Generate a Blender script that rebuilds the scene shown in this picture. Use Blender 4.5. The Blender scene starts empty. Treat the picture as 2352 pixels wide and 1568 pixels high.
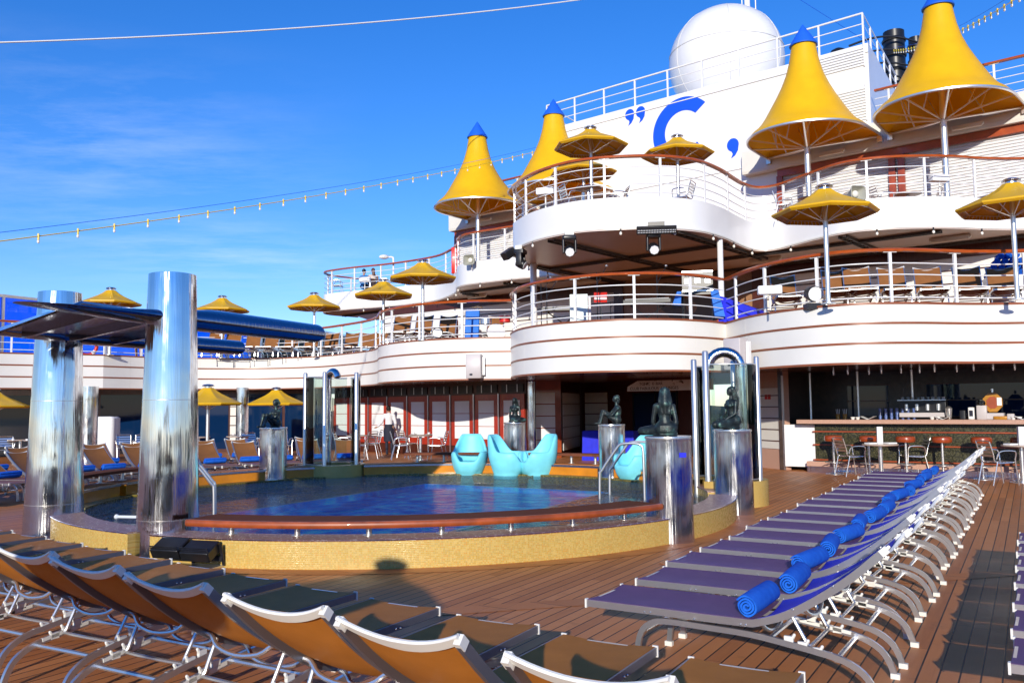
import bpy, bmesh, math, random
from mathutils import Vector, Matrix
random.seed(7)
R = math.radians
sc = bpy.context.scene
col = sc.collection
PI = math.pi
# ------------------------------------------------------------------ survey helpers (2352 x 1568 survey picture)
F, CX, CY, H = 1975.0, 1176.0, 784.0, 1.6
PITCH, ROLL = math.atan(150 / F), R(0.6)
CAM = Matrix.Rotation(PI / 2 + PITCH, 3, 'X') @ Matrix.Rotation(-ROLL, 3, 'Z')
EYE = Vector((0, 0, H))
def ray(x, y): return CAM @ Vector(((x - CX) / F, -(y - CY) / F, -1))
def at_z(x, y, z):
    d = ray(x, y); return EYE + d * ((z - H) / d.z)
def at_y(x, y, Y):
    d = ray(x, y); return EYE + d * (Y / d.y)
def on(x, y, p, q):
    d = ray(x, y); n = Vector((q[1] - p[1], -(q[0] - p[0])))
    t = (n.x * p[0] + n.y * p[1]) / (n.x * d.x + n.y * d.y)
    return EYE + d * t
# ------------------------------------------------------------------ tagging
def tag(o, label=None, cat=None, group=None, kind=None):
    if label: o['label'] = label
    if cat: o['category'] = cat
    if group: o['group'] = group
    if kind: o['kind'] = kind
    return o
def thing(name, label, cat, loc=(0, 0, 0), rz=0.0, group=None):
    o = bpy.data.objects.new(name, None); col.objects.link(o)
    o.location = loc; o.rotation_euler = (0, 0, rz); o.empty_display_size = .1
    return tag(o, label, cat, group)
def dup(root, loc, rz, label=None, group=None):
    def cp(o, par):
        c = o.copy(); col.objects.link(c)
        if par: c.parent = par
        for ch in o.children: cp(ch, c)
        return c
    r = cp(root, None); r.location = loc; r.rotation_euler = (0, 0, rz)
    if label: r['label'] = label
    if group: r['group'] = group
    return r
# ------------------------------------------------------------------ paths
def cat(pts, n=6, closed=False):
    pts = [Vector(p) for p in pts]; out = []; m = len(pts)
    for i in range(m if closed else m - 1):
        p1, p2 = pts[i], pts[(i + 1) % m]
        p0 = pts[i - 1] if (closed or i > 0) else p1 * 2 - p2
        p3 = pts[(i + 2) % m] if (closed or i + 2 < m) else p2 * 2 - p1
        for k in range(n):
            t = k / n
            out.append(.5 * ((2 * p1) + (p2 - p0) * t + (2 * p0 - 5 * p1 + 4 * p2 - p3) * t * t + (3 * p1 - p0 - 3 * p2 + p3) * t ** 3))
    if not closed: out.append(pts[-1])
    return out
def along(path, step, start=0.0):
    out = []; acc = start
    for a, b in zip(path[:-1], path[1:]):
        L = (b - a).length
        while acc <= L:
            t = acc / L if L else 0
            out.append((a.lerp(b, t), (b - a).normalized())); acc += step
        acc -= L
    return out
def arc(cx, cy, r, a0, a1, n):
    return [Vector((cx + r * math.cos(R(a0 + (a1 - a0) * i / n)), cy + r * math.sin(R(a0 + (a1 - a0) * i / n)), 0)) for i in range(n + 1)]
# ------------------------------------------------------------------ mesh builder
class MB:
    def __init__(s): s.v = []; s.f = []
    def add(s, vs, fs):
        b = len(s.v); s.v += [Vector(v) for v in vs]; s.f += [tuple(b + i for i in f) for f in fs]; return s
    def box(s, c, d, rz=0.0, M=None):
        c = Vector(c); h = [x / 2 for x in d]; co, si = math.cos(rz), math.sin(rz); vs = []
        for z in (-h[2], h[2]):
            for x, y in ((-h[0], -h[1]), (h[0], -h[1]), (h[0], h[1]), (-h[0], h[1])):
                p = Vector((x * co - y * si, x * si + y * co, z))
                if M: p = M @ Vector((x, y, z))
                vs.append(c + p)
        return s.add(vs, [(3, 2, 1, 0), (4, 5, 6, 7), (0, 1, 5, 4), (1, 2, 6, 5), (2, 3, 7, 6), (3, 0, 4, 7)])
    def rbox(s, c, d, r, rz=0.0, n=3):
        # box with rounded vertical corners and soft top edge
        x, y, z = d[0] / 2, d[1] / 2, d[2]; r = min(r, x * .99, y * .99); pts = []
        for (sx, sy, a0) in ((1, 1, 0), (-1, 1, 90), (-1, -1, 180), (1, -1, 270)):
            for k in range(n + 1):
                a = R(a0 + 90 * k / n); pts.append((sx * (x - r) + r * math.cos(a), sy * (y - r) + r * math.sin(a)))
        e = min(r * .5, z * .2); co, si = math.cos(rz), math.sin(rz); rings = []
        for (k, zz) in ((1 - e / max(x, y), 0), (1, e), (1, z - e), (1 - e / max(x, y), z)):
            rings.append([(c[0] + (px * co - py * si) * k, c[1] + (px * si + py * co) * k, c[2] + zz) for px, py in pts])
        return s.loft(rings, True)
    def loft(s, rings, caps=True, closed=True):
        n = len(rings[0]); vs = [p for r in rings for p in r]; fs = []
        for i in range(len(rings) - 1):
            for j in range(n if closed else n - 1):
                k = (j + 1) % n
                fs.append((i * n + j, i * n + k, (i + 1) * n + k, (i + 1) * n + j))
        if caps and closed:
            fs.append(tuple(range(n - 1, -1, -1))); fs.append(tuple((len(rings) - 1) * n + j for j in range(n)))
        return s.add(vs, fs)
    def tube(s, path, r, n=8, caps=True, closed=False):
        path = [Vector(p) for p in path]; m = len(path); rings = []; nr = None
        for i in range(m):
            if closed: t = (path[(i + 1) % m] - path[i - 1])
            else: t = path[min(i + 1, m - 1)] - path[max(i - 1, 0)]
            t = t.normalized() if t.length > 1e-9 else Vector((0, 0, 1))
            if nr is None:
                up = Vector((0, 0, 1)) if abs(t.z) < .95 else Vector((1, 0, 0))
                nr = (up - t * up.dot(t)).normalized()
            else:
                nr = nr - t * nr.dot(t)
                nr = nr.normalized() if nr.length > 1e-6 else Vector((1, 0, 0))
            b = t.cross(nr); rr = r[i] if isinstance(r, (list, tuple)) else r
            rings.append([path[i] + (nr * math.cos(2 * PI * k / n) + b * math.sin(2 * PI * k / n)) * rr for k in range(n)])
        if closed: rings.append(rings[0]); caps = False
        return s.loft(rings, caps)
    def bar(s, path, w, h, side=None):
        # rectangular section swept along a path; side = fixed sideways vector
        path = [Vector(p) for p in path]; m = len(path); rings = []
        for i in range(m):
            t = (path[min(i + 1, m - 1)] - path[max(i - 1, 0)]).normalized()
            sd = Vector(side).normalized() if side else t.cross(Vector((0, 0, 1))).normalized()
            up = sd.cross(t).normalized()
            rings.append([path[i] + sd * a * w / 2 + up * b * h / 2 for a, b in ((-1, -1), (1, -1), (1, 1), (-1, 1))])
        return s.loft(rings)
    def lathe(s, prof, c=(0, 0, 0), n=24, a0=0, a1=360, caps=True):
        full = abs(a1 - a0) >= 360; rings = []
        for (r, z) in prof:
            rings.append([(c[0] + r * math.cos(R(a0 + (a1 - a0) * k / n)), c[1] + r * math.sin(R(a0 + (a1 - a0) * k / n)), c[2] + z) for k in range(n if full else n + 1)])
        return s.loft(rings, caps and full, full)
    def ball(s, c, r, n=12, sq=(1, 1, 1)):
        prof = []; m = n // 2 + 2
        for i in range(m + 1):
            a = -PI / 2 + PI * i / m; prof.append((max(1e-4, math.cos(a)), math.sin(a)))
        b = len(s.v); s.lathe(prof, n=n)
        for i in range(b, len(s.v)):
            v = s.v[i]; s.v[i] = Vector((c[0] + v.x * r * sq[0], c[1] + v.y * r * sq[1], c[2] + v.z * r * sq[2]))
        return s
    def cap(s, p0, r0, p1, r1, n=10):
        p0, p1 = Vector(p0), Vector(p1); d = (p1 - p0); L = d.length; d = d / L if L else Vector((0, 0, 1)); P = []; Q = []
        for k in range(4):
            a = PI / 2 * (1 - k / 4); P.append(p0 - d * r0 * math.sin(a)); Q.append(max(r0 * math.cos(a), 1e-4))
        for k in range(5):
            a = PI / 2 * k / 4; P.append(p1 + d * r1 * math.sin(a)); Q.append(max(r1 * math.cos(a), 1e-4))
        return s.tube(P, Q, n)
    def prism(s, poly, z0, z1):
        n = len(poly); vs = [(p[0], p[1], z0) for p in poly] + [(p[0], p[1], z1) for p in poly]
        fs = [tuple(range(n - 1, -1, -1)), tuple(range(n, 2 * n))] + [(i, (i + 1) % n, n + (i + 1) % n, n + i) for i in range(n)]
        return s.add(vs, fs)
    def flat(s, o, ax, ay, az, poly, t):
        # polygon drawn in the (ax, ay) plane at o, thickness t along az
        o, ax, ay, az = map(Vector, (o, ax, ay, az)); n = len(poly)
        vs = [o + ax * p[0] + ay * p[1] for p in poly] + [o + ax * p[0] + ay * p[1] + az * t for p in poly]
        return s.add(vs, [tuple(range(n - 1, -1, -1)), tuple(range(n, 2 * n))] + [(i, (i + 1) % n, n + (i + 1) % n, n + i) for i in range(n)])
    def sweep(s, path, prof, caps=True):
        # prof: closed list of (outward offset, z); outward = right-hand side of the direction of travel
        path = [Vector((p[0], p[1], 0)) for p in path]; m = len(path); rings = []
        for i in range(m):
            a = (path[i] - path[i - 1]).normalized() if i else (path[1] - path[0]).normalized()
            b = (path[i + 1] - path[i]).normalized() if i < m - 1 else a
            t = (a + b); t = t.normalized() if t.length > 1e-6 else a
            k = 1 / max(.5, t.dot(b)); nn = Vector((t.y, -t.x, 0)) * k
            rings.append([path[i] + nn * o + Vector((0, 0, z)) for o, z in prof])
        return s.loft(rings, caps)
    def build(s, name, m, parent=None, world=False, smooth=40, bevel=0, loc=None):
        me = bpy.data.meshes.new(name)
        off = Vector((0, 0, 0))
        if world and parent is not None: off = Vector(parent.location)
        me.from_pydata([v - off for v in s.v], [], s.f)
        bm = bmesh.new(); bm.from_mesh(me); bmesh.ops.recalc_face_normals(bm, faces=bm.faces); bm.to_mesh(me); bm.free()
        if smooth:
            me.polygons.foreach_set('use_smooth', [True] * len(me.polygons)); me.set_sharp_from_angle(angle=R(smooth))
        me.materials.append(m); me.update()
        o = bpy.data.objects.new(name, me); col.objects.link(o)
        if parent is not None: o.parent = parent
        if loc: o.location = loc
        if bevel:
            b = o.modifiers.new('bevel', 'BEVEL'); b.width = bevel; b.segments = 2; b.limit_method = 'ANGLE'
        return o
def fuse(name, mb, m, parent, voxel=.014, smooth=6):
    o = mb.build(name, m, None, smooth=0)
    r = o.modifiers.new('r', 'REMESH'); r.mode = 'VOXEL'; r.voxel_size = voxel
    g = o.modifiers.new('s', 'SMOOTH'); g.iterations = smooth; g.factor = .5
    me = bpy.data.meshes.new_from_object(o.evaluated_get(bpy.context.evaluated_depsgraph_get()))
    me.polygons.foreach_set('use_smooth', [True] * len(me.polygons)); me.name = name
    old = o.data; o.modifiers.clear(); o.data = me; bpy.data.meshes.remove(old)
    if not me.materials: me.materials.append(m)
    if parent is not None: o.parent = parent
    return o
def text_mesh(name, body, size, m, parent, o0, ax, ay, depth=.004, align='LEFT', spacing=1.0):
    cu = bpy.data.curves.new(name, 'FONT'); cu.body = body; cu.size = size; cu.extrude = depth; cu.align_x = align; cu.space_character = spacing
    t = bpy.data.objects.new(name, cu); col.objects.link(t)
    me = bpy.data.meshes.new_from_object(t.evaluated_get(bpy.context.evaluated_depsgraph_get()))
    bpy.data.objects.remove(t); me.materials.clear(); me.materials.append(m); me.name = name
    o = bpy.data.objects.new(name, me); col.objects.link(o)
    ax, ay = Vector(ax).normalized(), Vector(ay).normalized(); az = ax.cross(ay)
    M = Matrix((ax, ay, az)).transposed().to_4x4(); M.translation = Vector(o0)
    me.transform(M)
    if parent is not None:
        o.parent = parent; me.transform(Matrix.Translation(-Vector(parent.location)))
    return o
# ------------------------------------------------------------------ materials
def mat(name, c, rough=.5, metal=0.0, spec=.5, var=0.0, vscale=3.0, bump=0.0, bscale=40.0, coat=0.0, stretch=None, rvar=0.0, ior=None, emit=None, trans=0.0):
    m = bpy.data.materials.new(name); m.use_nodes = True; nt = m.node_tree; N, L = nt.nodes, nt.links
    b = N['Principled BSDF']; b.inputs['Base Color'].default_value = (*c, 1); b.inputs['Roughness'].default_value = rough
    b.inputs['Metallic'].default_value = metal; b.inputs['Specular IOR Level'].default_value = spec; b.inputs['Coat Weight'].default_value = coat
    if ior: b.inputs['IOR'].default_value = ior
    if trans: b.inputs['Transmission Weight'].default_value = trans
    if emit: b.inputs['Emission Color'].default_value = (*emit[0], 1); b.inputs['Emission Strength'].default_value = emit[1]
    tc = mp = None
    if var or bump or rvar:
        tc = N.new('ShaderNodeTexCoord'); mp = N.new('ShaderNodeMapping'); L.new(tc.outputs['Object'], mp.inputs['Vector'])
        if stretch: mp.inputs['Scale'].default_value = stretch
    if var or rvar:
        n = N.new('ShaderNodeTexNoise'); n.inputs['Scale'].default_value = vscale; n.inputs['Detail'].default_value = 6; n.inputs['Roughness'].default_value = .6
        L.new(mp.outputs[0], n.inputs['Vector'])
        mr = N.new('ShaderNodeMapRange'); mr.inputs[1].default_value = .3; mr.inputs[2].default_value = .7
        L.new(n.outputs['Fac'], mr.inputs[0])
        if var:
            mx = N.new('ShaderNodeMix'); mx.data_type = 'RGBA'
            mx.inputs[6].default_value = (*[x * (1 - var) for x in c], 1); mx.inputs[7].default_value = (*[min(1, x * (1 + var)) for x in c], 1)
            L.new(mr.outputs[0], mx.inputs[0]); L.new(mx.outputs[2], b.inputs['Base Color'])
        if rvar:
            m2 = N.new('ShaderNodeMapRange'); m2.inputs[3].default_value = max(.01, rough - rvar); m2.inputs[4].default_value = rough + rvar
            L.new(mr.outputs[0], m2.inputs[0]); L.new(m2.outputs[0], b.inputs['Roughness'])
    if bump:
        n2 = N.new('ShaderNodeTexNoise'); n2.inputs['Scale'].default_value = bscale; n2.inputs['Detail'].default_value = 3
        L.new(mp.outputs[0], n2.inputs['Vector'])
        bp = N.new('ShaderNodeBump'); bp.inputs['Strength'].default_value = bump; bp.inputs['Distance'].default_value = .01
        L.new(n2.outputs['Fac'], bp.inputs['Height']); L.new(bp.outputs[0], b.inputs['Normal'])
    return m
class NG:
    """little wrapper for writing node materials"""
    def __init__(s, m): s.nt = m.node_tree; s.N = s.nt.nodes; s.L = s.nt.links; s.b = s.N.get('Principled BSDF')
    def math(s, op, a, b=None, c=None):
        n = s.N.new('ShaderNodeMath'); n.operation = op
        for i, x in enumerate((a, b, c)):
            if x is None: continue
            if isinstance(x, (int, float)): n.inputs[i].default_value = x
            else: s.L.new(x, n.inputs[i])
        return n.outputs[0]
    def mix(s, f, a, b, blend='MIX'):
        n = s.N.new('ShaderNodeMix'); n.data_type = 'RGBA'; n.blend_type = blend
        for i, x in ((0, f), (6, a), (7, b)):
            if isinstance(x, (int, float)): n.inputs[i].default_value = x
            elif isinstance(x, tuple): n.inputs[i].default_value = (*x, 1)
            else: s.L.new(x, n.inputs[i])
        return n.outputs[2]
    def coords(s, kind='Object', scale=(1, 1, 1), rot=(0, 0, 0)):
        t = s.N.new('ShaderNodeTexCoord'); m = s.N.new('ShaderNodeMapping'); m.inputs['Scale'].default_value = scale; m.inputs['Rotation'].default_value = rot
        s.L.new(t.outputs[kind], m.inputs['Vector']); return m.outputs[0]
    def sep(s, v):
        n = s.N.new('ShaderNodeSeparateXYZ'); s.L.new(v, n.inputs[0]); return n.outputs
    def comb(s, x, y, z=0.0):
        n = s.N.new('ShaderNodeCombineXYZ')
        for i, q in enumerate((x, y, z)):
            if isinstance(q, (int, float)): n.inputs[i].default_value = q
            else: s.L.new(q, n.inputs[i])
        return n.outputs[0]
    def noise(s, v, scale, detail=4, rough=.5, out='Fac'):
        n = s.N.new('ShaderNodeTexNoise'); n.inputs['Scale'].default_value = scale; n.inputs['Detail'].default_value = detail; n.inputs['Roughness'].default_value = rough
        if v is not None: s.L.new(v, n.inputs['Vector'])
        return n.outputs[out]
    def white(s, v, out='Value'):
        n = s.N.new('ShaderNodeTexWhiteNoise'); s.L.new(v, n.inputs['Vector']); return n.outputs[out]
    def ramp(s, f, stops):
        n = s.N.new('ShaderNodeValToRGB'); e = n.color_ramp.elements
        while len(e) < len(stops): e.new(.5)
        for q, (p, c) in zip(e, stops): q.position = p; q.color = (*c, 1)
        s.L.new(f, n.inputs[0]); return n.outputs[0]
    def rng(s, f, a, b, c, d):
        n = s.N.new('ShaderNodeMapRange')
        for i, x in enumerate((a, b, c, d)): n.inputs[i + 1].default_value = x
        s.L.new(f, n.inputs[0]); return n.outputs[0]
    def bump(s, h, strength, dist=.01):
        n = s.N.new('ShaderNodeBump'); n.inputs['Strength'].default_value = strength; n.inputs['Distance'].default_value = dist
        s.L.new(h, n.inputs['Height']); s.L.new(n.outputs[0], s.b.inputs['Normal']); return n.outputs[0]
    def set(s, **k):
        for a, x in k.items():
            i = s.b.inputs[a.replace('_', ' ')]
            if isinstance(x, (int, float)): i.default_value = x
            elif isinstance(x, tuple): i.default_value = (*x, 1)
            else: s.L.new(x, i)
M = {}
M['white'] = mat('white paint', (.80, .80, .80), .28, var=.04, vscale=.7, bump=.03, bscale=3, coat=.15)
M['boards'] = mat('white panel boards', (.78, .765, .72), .33, var=.03, vscale=1.2, bump=.02, bscale=2)
M['offwhite'] = mat('cream enamel', (.72, .70, .64), .4, var=.03)
M['grey'] = mat('grey housing', (.52, .48, .48), .45, var=.04)
M['soffit'] = mat('grey brown ceiling panels', (.60, .50, .45), .35, var=.06, vscale=1)
M['teak'] = mat('varnished handrail teak', (.40, .075, .012), .3, var=.3, vscale=6, stretch=(1, 1, 6), coat=.5)
M['trim'] = mat('brown trim strip', (.25, .07, .025), .4, var=.2)
M['dkwood'] = mat('dark mahogany cladding', (.07, .016, .008), .3, var=.35, vscale=4, stretch=(6, 6, 1))
M['soffit_wood'] = mat('mahogany ceiling', (.10, .028, .010), .25, var=.45, vscale=2.5, stretch=(1, 6, 1), coat=.3)
M['redwood'] = mat('red varnished door wood', (.38, .03, .012), .32, var=.25, vscale=6, stretch=(5, 5, .6), coat=.3)
M['frost'] = mat('white door pane', (.84, .85, .86), .2, spec=.6, var=.02)
M['alu'] = mat('brushed aluminium', (.66, .66, .67), .28, metal=.88)
M['darkalu'] = mat('rail aluminium with dark reflections', (.20, .215, .26), .36, metal=.7)  # darker copy of the aluminium: dark reflections put into its colour
M['rod'] = mat('polished rod steel', (.72, .71, .69), .26, metal=.88)
M['plastic'] = mat('white moulded plastic', (.76, .75, .70), .4, var=.03)
M['black'] = mat('black coated metal', (.012, .012, .014), .35, var=.3, vscale=8)
M['matteblack'] = mat('black fabric', (.01, .01, .012), .8)
M['bluecap'] = mat('blue fabric cap', (.008, .115, .72), .6, var=.05)
M['bluelogo'] = mat('royal blue paint', (.004, .085, .78), .45, var=.04)
M['bluecloth'] = mat('royal blue cloth', (.012, .02, .62), .75, var=.15, vscale=5, bump=.3, bscale=8)
M['ltcloth'] = mat('light blue cloth', (.03, .17, .62), .8, var=.15, vscale=6, bump=.4, bscale=9)
M['cyan'] = mat('pale turquoise moulded plastic', (.20, .70, .80), .5, var=.08, vscale=5, spec=.4)
M['granite'] = mat('pink granite', (.50, .30, .22), .3, var=.35, vscale=120)
M['tile_dark'] = mat('brown polished stone tiles', (.055, .032, .022), .3, var=.45, vscale=7)
M['glassdark'] = mat('dark window glass', (.003, .020, .07), .03, spec=.3)
M['orange'] = mat('orange stained seat wood', (.30, .05, .012), .3, var=.25, vscale=14, stretch=(1, 1, 6), coat=.4)
M['amber'] = mat('amber sign', (.42, .19, .02), .25, var=.3, vscale=12)
M['steel'] = mat('stainless tube', (.74, .73, .70), .32, metal=.85)
M['bulb'] = mat('frosted bulb', (.85, .8, .7), .25, spec=.6)
M['yellowplastic'] = mat('yellow lamp holder', (.75, .55, .03), .4)
M['red'] = mat('red plastic', (.60, .02, .015), .4, var=.05)
M['skin'] = mat('skin', (.42, .22, .14), .5, var=.08, vscale=12)
M['hair'] = mat('dark hair', (.012, .008, .006), .45, bump=.4, bscale=90)
M['brownhair'] = mat('brown hair', (.10, .045, .02), .5, bump=.4, bscale=90)
M['shirt'] = mat('white cotton shirt', (.74, .74, .78), .8, var=.04, bump=.3, bscale=14)
M['navy'] = mat('navy skirt cloth', (.010, .013, .03), .8, bump=.3, bscale=14)
M['paper'] = mat('white paper card', (.8, .8, .8), .6)
M['tabletop'] = mat('speckled table laminate', (.48, .38, .31), .35, var=.2, vscale=70)
M['cable'] = mat('white cable', (.75, .75, .75), .5)
M['concrete'] = mat('granite plinth', (.36, .25, .2), .5, var=.3, vscale=60)
M['paleblue'] = mat('pale blue painted steel', (.66, .72, .80), .4)  # plain pale blue paint of the floating pole
M['copingmetal'] = mat('coping edge metal', (.6, .6, .62), .2, metal=1)
M['ceramic'] = mat('white ceramic', (.8, .79, .77), .15)
M['tray'] = mat('dark cable tray', (.05, .04, .035), .5, var=.5, vscale=25)
M['pinktile'] = mat('pink mosaic steps', (.62, .18, .09), .35, var=.3, vscale=60)
# yellow awning cloth: slightly translucent so its underside glows
def cloth(name, c, t, tr=.35, rough=.55):
    m = mat(name, c, rough, var=.06, vscale=2.5, bump=.05, bscale=5); g = NG(m)
    a = g.N.new('ShaderNodeBsdfTranslucent'); a.inputs[0].default_value = (*t, 1)
    x = g.N.new('ShaderNodeMixShader'); x.inputs[0].default_value = tr
    out = g.N['Material Output']; g.L.new(g.b.outputs[0], x.inputs[1]); g.L.new(a.outputs[0], x.inputs[2]); g.L.new(x.outputs[0], out.inputs[0])
    return m
M['awning'] = cloth('yellow awning cloth', (.96, .62, .008), (.95, .44, .004), .33, .38)
M['parasol'] = cloth('golden parasol cloth', (.86, .50, .012), (.65, .30, .01), .16, .4)
# woven lounger sling
def sling(nm, c1, c2, c3, sh=.07):
    m = mat(nm, c1, .55, spec=.1); g = NG(m); v = g.coords('Object'); x, y, z = g.sep(v)[:3]
    w1 = g.math('SINE', g.math('MULTIPLY', y, 900.0)); w2 = g.math('SINE', g.math('MULTIPLY', g.math('ADD', x, z), 900.0))
    wv = g.math('MULTIPLY', w1, w2)
    n = g.noise(v, 5, 4)
    c = g.mix(g.rng(n, .35, .65, 0, 1), c1, c2)
    c = g.mix(g.rng(wv, -1, 1, 0, .30), c, c3)
    g.set(Base_Color=c, Sheen_Weight=sh, Sheen_Roughness=.35, Sheen_Tint=(.24, .2, .85)); g.bump(wv, .15, .002)
    return m
M['sling'] = sling('ochre woven sling', (.44, .160, .024), (.52, .192, .030), (.14, .048, .016), .0)
M['brownsling'] = sling('brown woven sling', (.25, .105, .035), (.30, .125, .042), (.09, .04, .016))
M['sky_plum'] = sling('brown sling with violet sky tint', (.12, .060, .140), (.145, .072, .160), (.05, .03, .08), .06)  # brown seat cloth with the violet sky sheen put into its colour
M['royal'] = sling('brown sling with blue sky tint', (.012, .030, .52), (.018, .04, .62), (.004, .010, .22))  # brown back cloth, blue because the sky reflection is coloured in
# chrome columns: polished steel, faint vertical drawing marks and soft waviness
def chrome(name, rough=.05, wob=.25, c=(.70, .72, .75)):
    m = mat(name, c, rough, metal=1); g = NG(m)
    v = g.coords('Object', (14, 14, .25)); n = g.noise(v, 1.6, 3); v2 = g.coords('Object', (1.2, 1.2, .8)); n2 = g.noise(v2, 1.5, 2)
    v3 = g.coords('Object', (90, 90, 1.5)); n3 = g.noise(v3, 1, 2)
    h = g.math('ADD', g.math('MULTIPLY', n, .7), g.math('ADD', g.math('MULTIPLY', n2, 1.0), g.math('MULTIPLY', n3, .02)))
    g.bump(h, wob, .05)
    v4 = g.coords('Object', (5, 5, 2)); g.set(Roughness=g.rng(g.noise(v4, 2, 5), .3, .7, rough * .6, rough * 2.0))
    return m
M['chrome'] = chrome('polished chrome', .07, .22)
M['chrome2'] = chrome('polished plinth steel', .10, .3)
# bronze with green patina
def bronze():
    m = mat('patinated bronze', (.03, .035, .033), .42, metal=.6); g = NG(m); v = g.coords('Object')
    n = g.noise(v, 9, 6, .65); c = g.ramp(n, [(.35, (.012, .014, .016)), (.55, (.03, .045, .045)), (.72, (.10, .22, .19))])
    g.set(Base_Color=c, Metallic=.45, Roughness=.45); g.bump(g.noise(v, 45, 4), .35, .01)
    return m
M['bronze'] = bronze()
# small glass mosaic
def mosaic(name, cols, size=.024, curved=True, grout=(.50, .40, .16), rough=.25, cen=(0, 0)):
    m = mat(name, cols[0], rough); g = NG(m); v = g.coords('Object'); x, y, z = g.sep(v)[:3]
    if curved:
        a = g.math('ARCTAN2', g.math('SUBTRACT', y, cen[1]), g.math('SUBTRACT', x, cen[0])); u = g.math('MULTIPLY', a, 5.0 / size)
    elif curved is None: u = g.math('DIVIDE', x, size)
    else: u = g.math('DIVIDE', g.math('SUBTRACT', x, g.math('MULTIPLY', y, .83)), size * 1.3)
    w = g.math('DIVIDE', y if curved is None else z, size)
    fu, fw = g.math('FRACT', u), g.math('FRACT', w)
    e = g.math('MINIMUM', g.math('MINIMUM', fu, g.math('SUBTRACT', 1, fu)), g.math('MINIMUM', fw, g.math('SUBTRACT', 1, fw)))
    gm = g.rng(e, .05, .11, 0, 1)
    idv = g.comb(g.math('FLOOR', u), g.math('FLOOR', w))
    r = g.white(idv); k = len(cols)
    c = g.ramp(r, [(i / k, q) for i, q in enumerate(cols)])
    g.N[-1] if False else None
    for n in g.N:
        if n.type == 'VALTORGB': n.color_ramp.interpolation = 'CONSTANT'
    big = g.noise(v, 1.3, 4); c = g.mix(g.rng(big, .3, .7, .0, .28), c, tuple(q * .62 for q in cols[0]))
    g.set(Base_Color=g.mix(gm, grout, c), Roughness=g.rng(g.white(idv), 0, 1, .12, .45))
    r2 = g.white(idv, 'Color'); nm = g.N.new('ShaderNodeNormal') if False else None
    g.bump(g.math('ADD', gm, g.math('MULTIPLY', g.math('MULTIPLY', fu, r), .6)), .25, .003)
    return m
PC = (-1.65, 13.7)
M['mosaic'] = mosaic('golden glass mosaic', [(.62, .40, .09), (.57, .355, .065), (.66, .45, .12), (.54, .33, .06), (.60, .31, .05), (.64, .43, .11), (.60, .39, .08), (.50, .33, .07)], .0175, cen=(0, 0))
M['mosaic_green'] = mosaic('green gold mosaic', [(.16, .13, .02), (.10, .09, .015), (.22, .17, .03), (.07, .07, .02), (.28, .22, .05)], .024, cen=(0, 0), grout=(.10, .09, .03))
M['mosaic_bar'] = mosaic('dark green gold mosaic', [(.035, .035, .012), (.02, .022, .008), (.06, .055, .018), (.012, .013, .006), (.10, .09, .03)], .02, curved=False, grout=(.02, .018, .01))
# fish-scale coping tiles
def coping():
    m = mat('brown fish scale coping tiles', (.34, .16, .11), .4); g = NG(m); v = g.coords('Object')
    vo = g.N.new('ShaderNodeTexVoronoi'); vo.feature = 'DISTANCE_TO_EDGE'; vo.inputs['Scale'].default_value = 13; g.L.new(v, vo.inputs['Vector'])
    e = g.rng(vo.outputs['Distance'], .015, .05, 0, 1); n = g.noise(v, 6, 4)
    c = g.mix(g.rng(n, .3, .7, 0, 1), (.36, .16, .11), (.24, .10, .07)); g.set(Base_Color=g.mix(e, (.62, .50, .42), c)); g.bump(e, .2, .004)
    return m
M['coping'] = coping()
# deck planks
def planks(name, ang, w, cols, seam=.055, length=3.2, spec=.35, ro=0.0):
    m = mat(name, cols[0], .5); g = NG(m); v = g.coords('Object', rot=(0, 0, ang)); x, y, z = g.sep(v)[:3]
    u = g.math('DIVIDE', x, w); fu = g.math('FRACT', u); iu = g.math('FLOOR', u)
    off = g.white(g.comb(iu, 3.1)); t = g.math('ADD', g.math('DIVIDE', y, length), g.math('MULTIPLY', off, 7.0)); ft = g.math('FRACT', t); it = g.math('FLOOR', t)
    e = g.math('MINIMUM', fu, g.math('SUBTRACT', 1, fu)); sm = g.rng(e, seam * .75, seam, 0, 1)
    bt = g.rng(g.math('MINIMUM', ft, g.math('SUBTRACT', 1, ft)), .0006, .0014, .45, 1)
    pid = g.white(g.comb(iu, it)); gr = g.noise(g.comb(g.math('MULTIPLY', x, 55), g.math('MULTIPLY', y, 2.2), pid), 1, 6, .65)
    big = g.noise(v, .55, 5, .6)
    f = g.math('ADD', g.math('MULTIPLY', pid, .45), g.math('ADD', g.math('MULTIPLY', gr, .45), g.math('MULTIPLY', g.math('SUBTRACT', big, .5), .55)))
    c = g.ramp(f, [(.15, cols[1]), (.45, cols[0]), (.85, cols[2])])
    c = g.mix(g.math('MULTIPLY', sm, bt), (.018, .012, .009), c)
    st = g.noise(v, 3.5, 5, .7); c = g.mix(g.rng(st, .58, .72, 0, .3), c, (.15, .065, .03))
    g.set(Base_Color=c, Roughness=g.rng(big, .3, .7, .40 + ro, .62 + ro), Specular_IOR_Level=spec); g.bump(g.math('ADD', sm, g.math('MULTIPLY', gr, .15)), .35, .004)
    return m
DK = [(.54, .200, .062), (.40, .136, .040), (.62, .245, .083)]
M['deck'] = planks('teak deck planks', R(31), .108, DK)
M['margin'] = planks('teak margin planks', R(-60), .30, [(.49, .175, .05), (.40, .135, .038), (.55, .205, .062)], seam=.012, length=1.4)
M['benchwood'] = planks('bench hardwood', R(20), .5, [(.16, .055, .03), (.115, .038, .022), (.20, .07, .038)], seam=.004, length=1.3, spec=.05, ro=.35)
M['benchedge'] = mat('varnished bench edge', (.30, .062, .014), .42, var=.35, vscale=5, coat=.1)
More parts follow.
